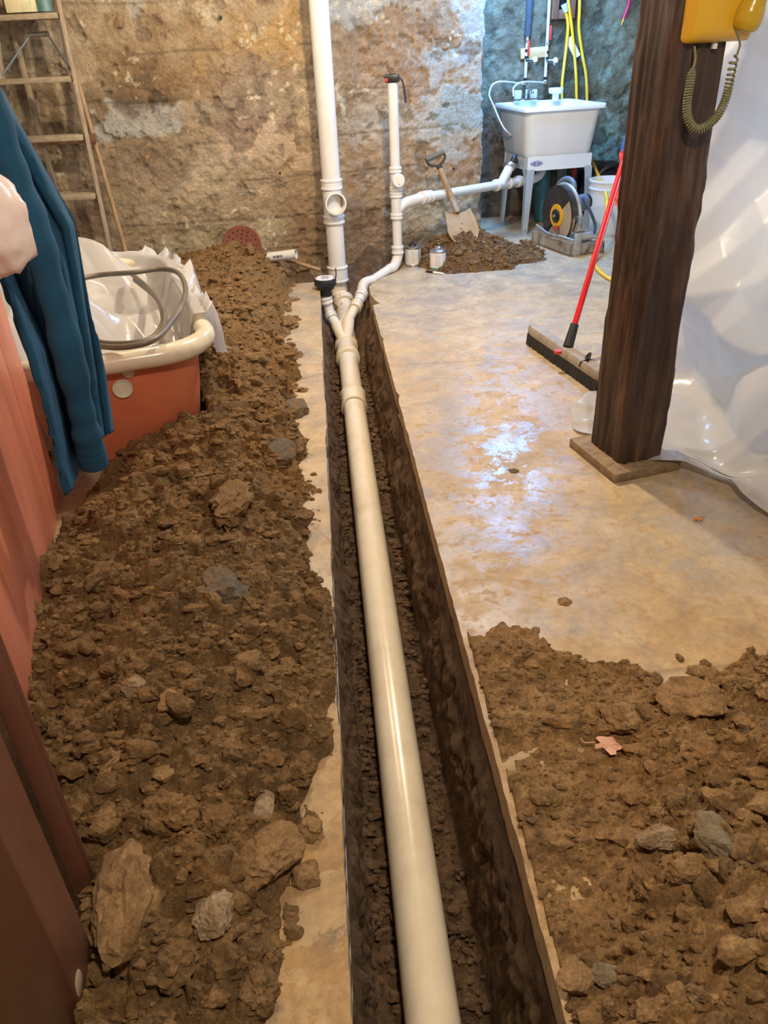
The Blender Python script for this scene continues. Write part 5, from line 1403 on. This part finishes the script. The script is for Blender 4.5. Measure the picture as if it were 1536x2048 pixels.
CO = thing('tubing_coil', 'coil of grey-brown tubing lying on the plastic in the bathtub', 'tubing', xyz(tub_w(0, 0, 0)), 0)
def tl(px, py, z): p_ = onz(px, py, z) - TUB_O; return p_
loops = [[(150, 560, 0.500), (200, 550, 0.500), (265, 545, 0.510), (320, 538, 0.510), (355, 545, 0.510), (370, 570, 0.505), (368, 600, 0.500), (345, 640, 0.490), (310, 678, 0.480), (250, 694, 0.470), (190, 690, 0.470), (140, 672, 0.470)],
         [(260, 545, 0.440), (300, 580, 0.460), (322, 610, 0.480), (330, 640, 0.480), (318, 668, 0.470), (280, 684, 0.465), (230, 688, 0.460), (190, 682, 0.460), (150, 660, 0.460)],
         [(270, 560, 0.430), (312, 595, 0.460), (326, 630, 0.470), (322, 655, 0.470), (300, 678, 0.460), (250, 690, 0.455), (200, 686, 0.450), (160, 668, 0.450)]]
for lp in loops: MB().tube(spline([tl(*q) for q in lp], 10), .0105, 10).build('tube_loop', M['coil'], CO)

# ================================================================== STEPLADDER
LD = thing('stepladder', 'old wooden stepladder standing open against the back wall', 'ladder', (0, 0, 0))
def fy(z): return 4.66 + .22 * z
rt, rb_ = at(124, 30, fy(1.5)), at(221, 505, fy(.26))
def railx(z, s): 
    r_ = rt.x + (rb_.x - rt.x) * (rt.z - z) / (rt.z - rb_.z)
    c_ = -1.80
    return r_ if s > 0 else 2 * c_ - r_
for s_ in (-1, 1):
    z0, z1 = 0.0, 1.80
    a, b2 = Vector((railx(z0, s_), fy(z0), z0)), Vector((railx(z1, s_), fy(z1), z1)); d = b2 - a
    MB().box((a + b2) / 2, (.022, .070, d.length), d.to_track_quat('Z', 'Y').to_matrix() @ Matrix.Rotation(0, 3, 'Z'), .002).build('front_rail', M['ladder_rail'], LD)
    a, b2 = Vector((railx(.0, s_) - s_ * .15, 5.16, 0)), Vector((railx(1.75, s_) - s_ * .04, fy(1.75) + .05, 1.75)); d = b2 - a
    MB().box((a + b2) / 2, (.020, .038, d.length), d.to_track_quat('Z', 'Y').to_matrix(), .002).build('rear_leg', M['ladder_rail'], LD)
for k, py in enumerate((505, 392, 274, 157, 30)):
    z = at(150, py, fy(.3 + .3 * k)).z
    z = at(150, py, fy(z)).z
    xa, xb = railx(z, -1), railx(z, 1)
    MB().box(((xa + xb) / 2, fy(z) - .012, z), (xb - xa - .022, .112, .028), None, .004).build('step', M['ladder_wood'], LD)
    if k in (2,): MB().box(((xa + xb) / 2, 5.10, z - .03), (xb - xa - .06, .018, .05), None, .002).build('rear_brace', M['box_wood'], LD)
MB().box((-1.80, fy(1.8) + .02, 1.81), (.36, .17, .025), None, .004).build('top_board', M['ladder_wood'], LD)
zc = at(68, 68, fy(1.45)).z; xc = at(68, 68, fy(1.45)).x
MB().tube([(xc - .055, fy(zc) + .08, zc), (xc + .055, fy(zc) + .08, zc)], .015, 12).build('spreader_grip', M['steel'], LD)
for s_ in (-1, 1):
    zq = at(145, 145, fy(1.2)).z
    MB().tube([(xc + s_ * .05, fy(zc) + .08, zc - .005), (railx(zq, s_) - s_ * .012, fy(zq) + .01, zq)], .0055, 8).build('spreader_rod', M['motor_grey'], LD)
zt = at(70, 30, fy(1.5)).z
T = MB().box((0, 0, .075), (.16, .085, .15), None, .004).build('carton', M['paper']); T.location = (at(48, 15, fy(zt)).x, fy(zt) - .01, zt + .012); tag(T, 'cream stained carton standing on the top visible ladder step', 'box')
T = MB().lathe([(0, 0), (.042, 0), (.043, .14), (.040, .145), (0, .145)], 24).build('paint_tin', M['green_can']); T.location = (at(90, 15, fy(zt)).x, fy(zt) - .005, zt + .012); tag(T, 'blue-green tin beside the cream carton on the ladder', 'tin')
a, b2 = at(262, 540, 4.98), at(152, 150, 5.20)
d = b2 - a
tag(MB().tube([a - d * .22, a, a + d * .5 + Vector((0, 0, 0)), b2 + d * .05], .0135, 12).build('wooden_pole', M['shaft_wood']), 'thin brown wooden pole leaning on the wall right of the stepladder', 'pole')
for (px, py, w_, h_, nm, lb) in ((243, 42, .030, .055, 'wood_peg', 'small brown wooden peg stuck high in the back wall'), (296, 318, .022, .04, 'wood_peg', 'small pale peg in the wall left of the stack')):
    p_ = onwall(px, py); T = MB().box((0, 0, 0), (w_, .05, h_), None, .003).build(nm, M['shaft_wood']); T.location = p_ + Vector((0, -.012, 0)); T.rotation_euler = (.2, .25, 0); tag(T, lb, 'peg')
for (px, py, lb) in ((441, 35, 'dark bolt hole in the wall above the drain cover, upper one'), (560, 346, 'dark bolt stub in the wall just left of the stack'), (907, 337, 'dark hole in the wall beside the shovel grip')):
    p_ = onwall(px, py); T = MB().tube([Vector((0, .02, 0)), Vector((0, -.012, 0))], [.010, .008], 10).build('wall_bolt', M['black_plastic']); T.location = p_; tag(T, lb, 'bolt')

# ================================================================== LEAVES
def leaf(p_, s_, rz, mat, label, seed):
    r_ = random.Random(seed); n = 18; vs = [(0, 0, .004)]
    for k in range(n):
        a = 2 * math.pi * k / n; rr_ = s_ * (.55 + .45 * abs(math.sin(a * 2.5))) * r_.uniform(.8, 1.15)
        vs.append((rr_ * math.cos(a) * 1.4, rr_ * math.sin(a), .003 + r_.uniform(0, .35) * s_))
    T = thing('dead_leaf', label, 'leaf', xyz(p_), rz)
    MB().add(vs, [(0, k + 1, (k + 1) % n + 1) for k in range(n)]).build('blade', mat, T)
    MB().tube([(s_ * 1.2, 0, .006), (s_ * 2.0, s_ * .3, .006), (s_ * 2.4, s_ * .1, .01)], .0012, 6).build('stalk', mat, T)
p_ = surf(1215, 1502, h_right) + Vector((0, 0, .012)); leaf(p_, .024, 2.8, M['leaf'], 'pinkish dry leaf on the left slope of the right heap', 3)
leaf(onz(1396, 1040), .012, .4, M['leaf_o'], 'small orange leaf alone on the floor in front of the post', 4)

# ================================================================== put each group's origin at its base
bpy.context.view_layer.update()
for o in list(S.objects):
    if o.type == 'EMPTY' and o.parent is None and o.location.length < 1e-6:
        pts = [c.matrix_world @ Vector(b) for c in o.children_recursive if c.type == 'MESH' for b in c.bound_box]
        lo = Vector([min(p[k] for p in pts) for k in range(3)]); hi = Vector([max(p[k] for p in pts) for k in range(3)])
        base = Vector(((lo.x + hi.x) / 2, (lo.y + hi.y) / 2, lo.z)); o.location = base
        for c in o.children: c.location = c.location - base
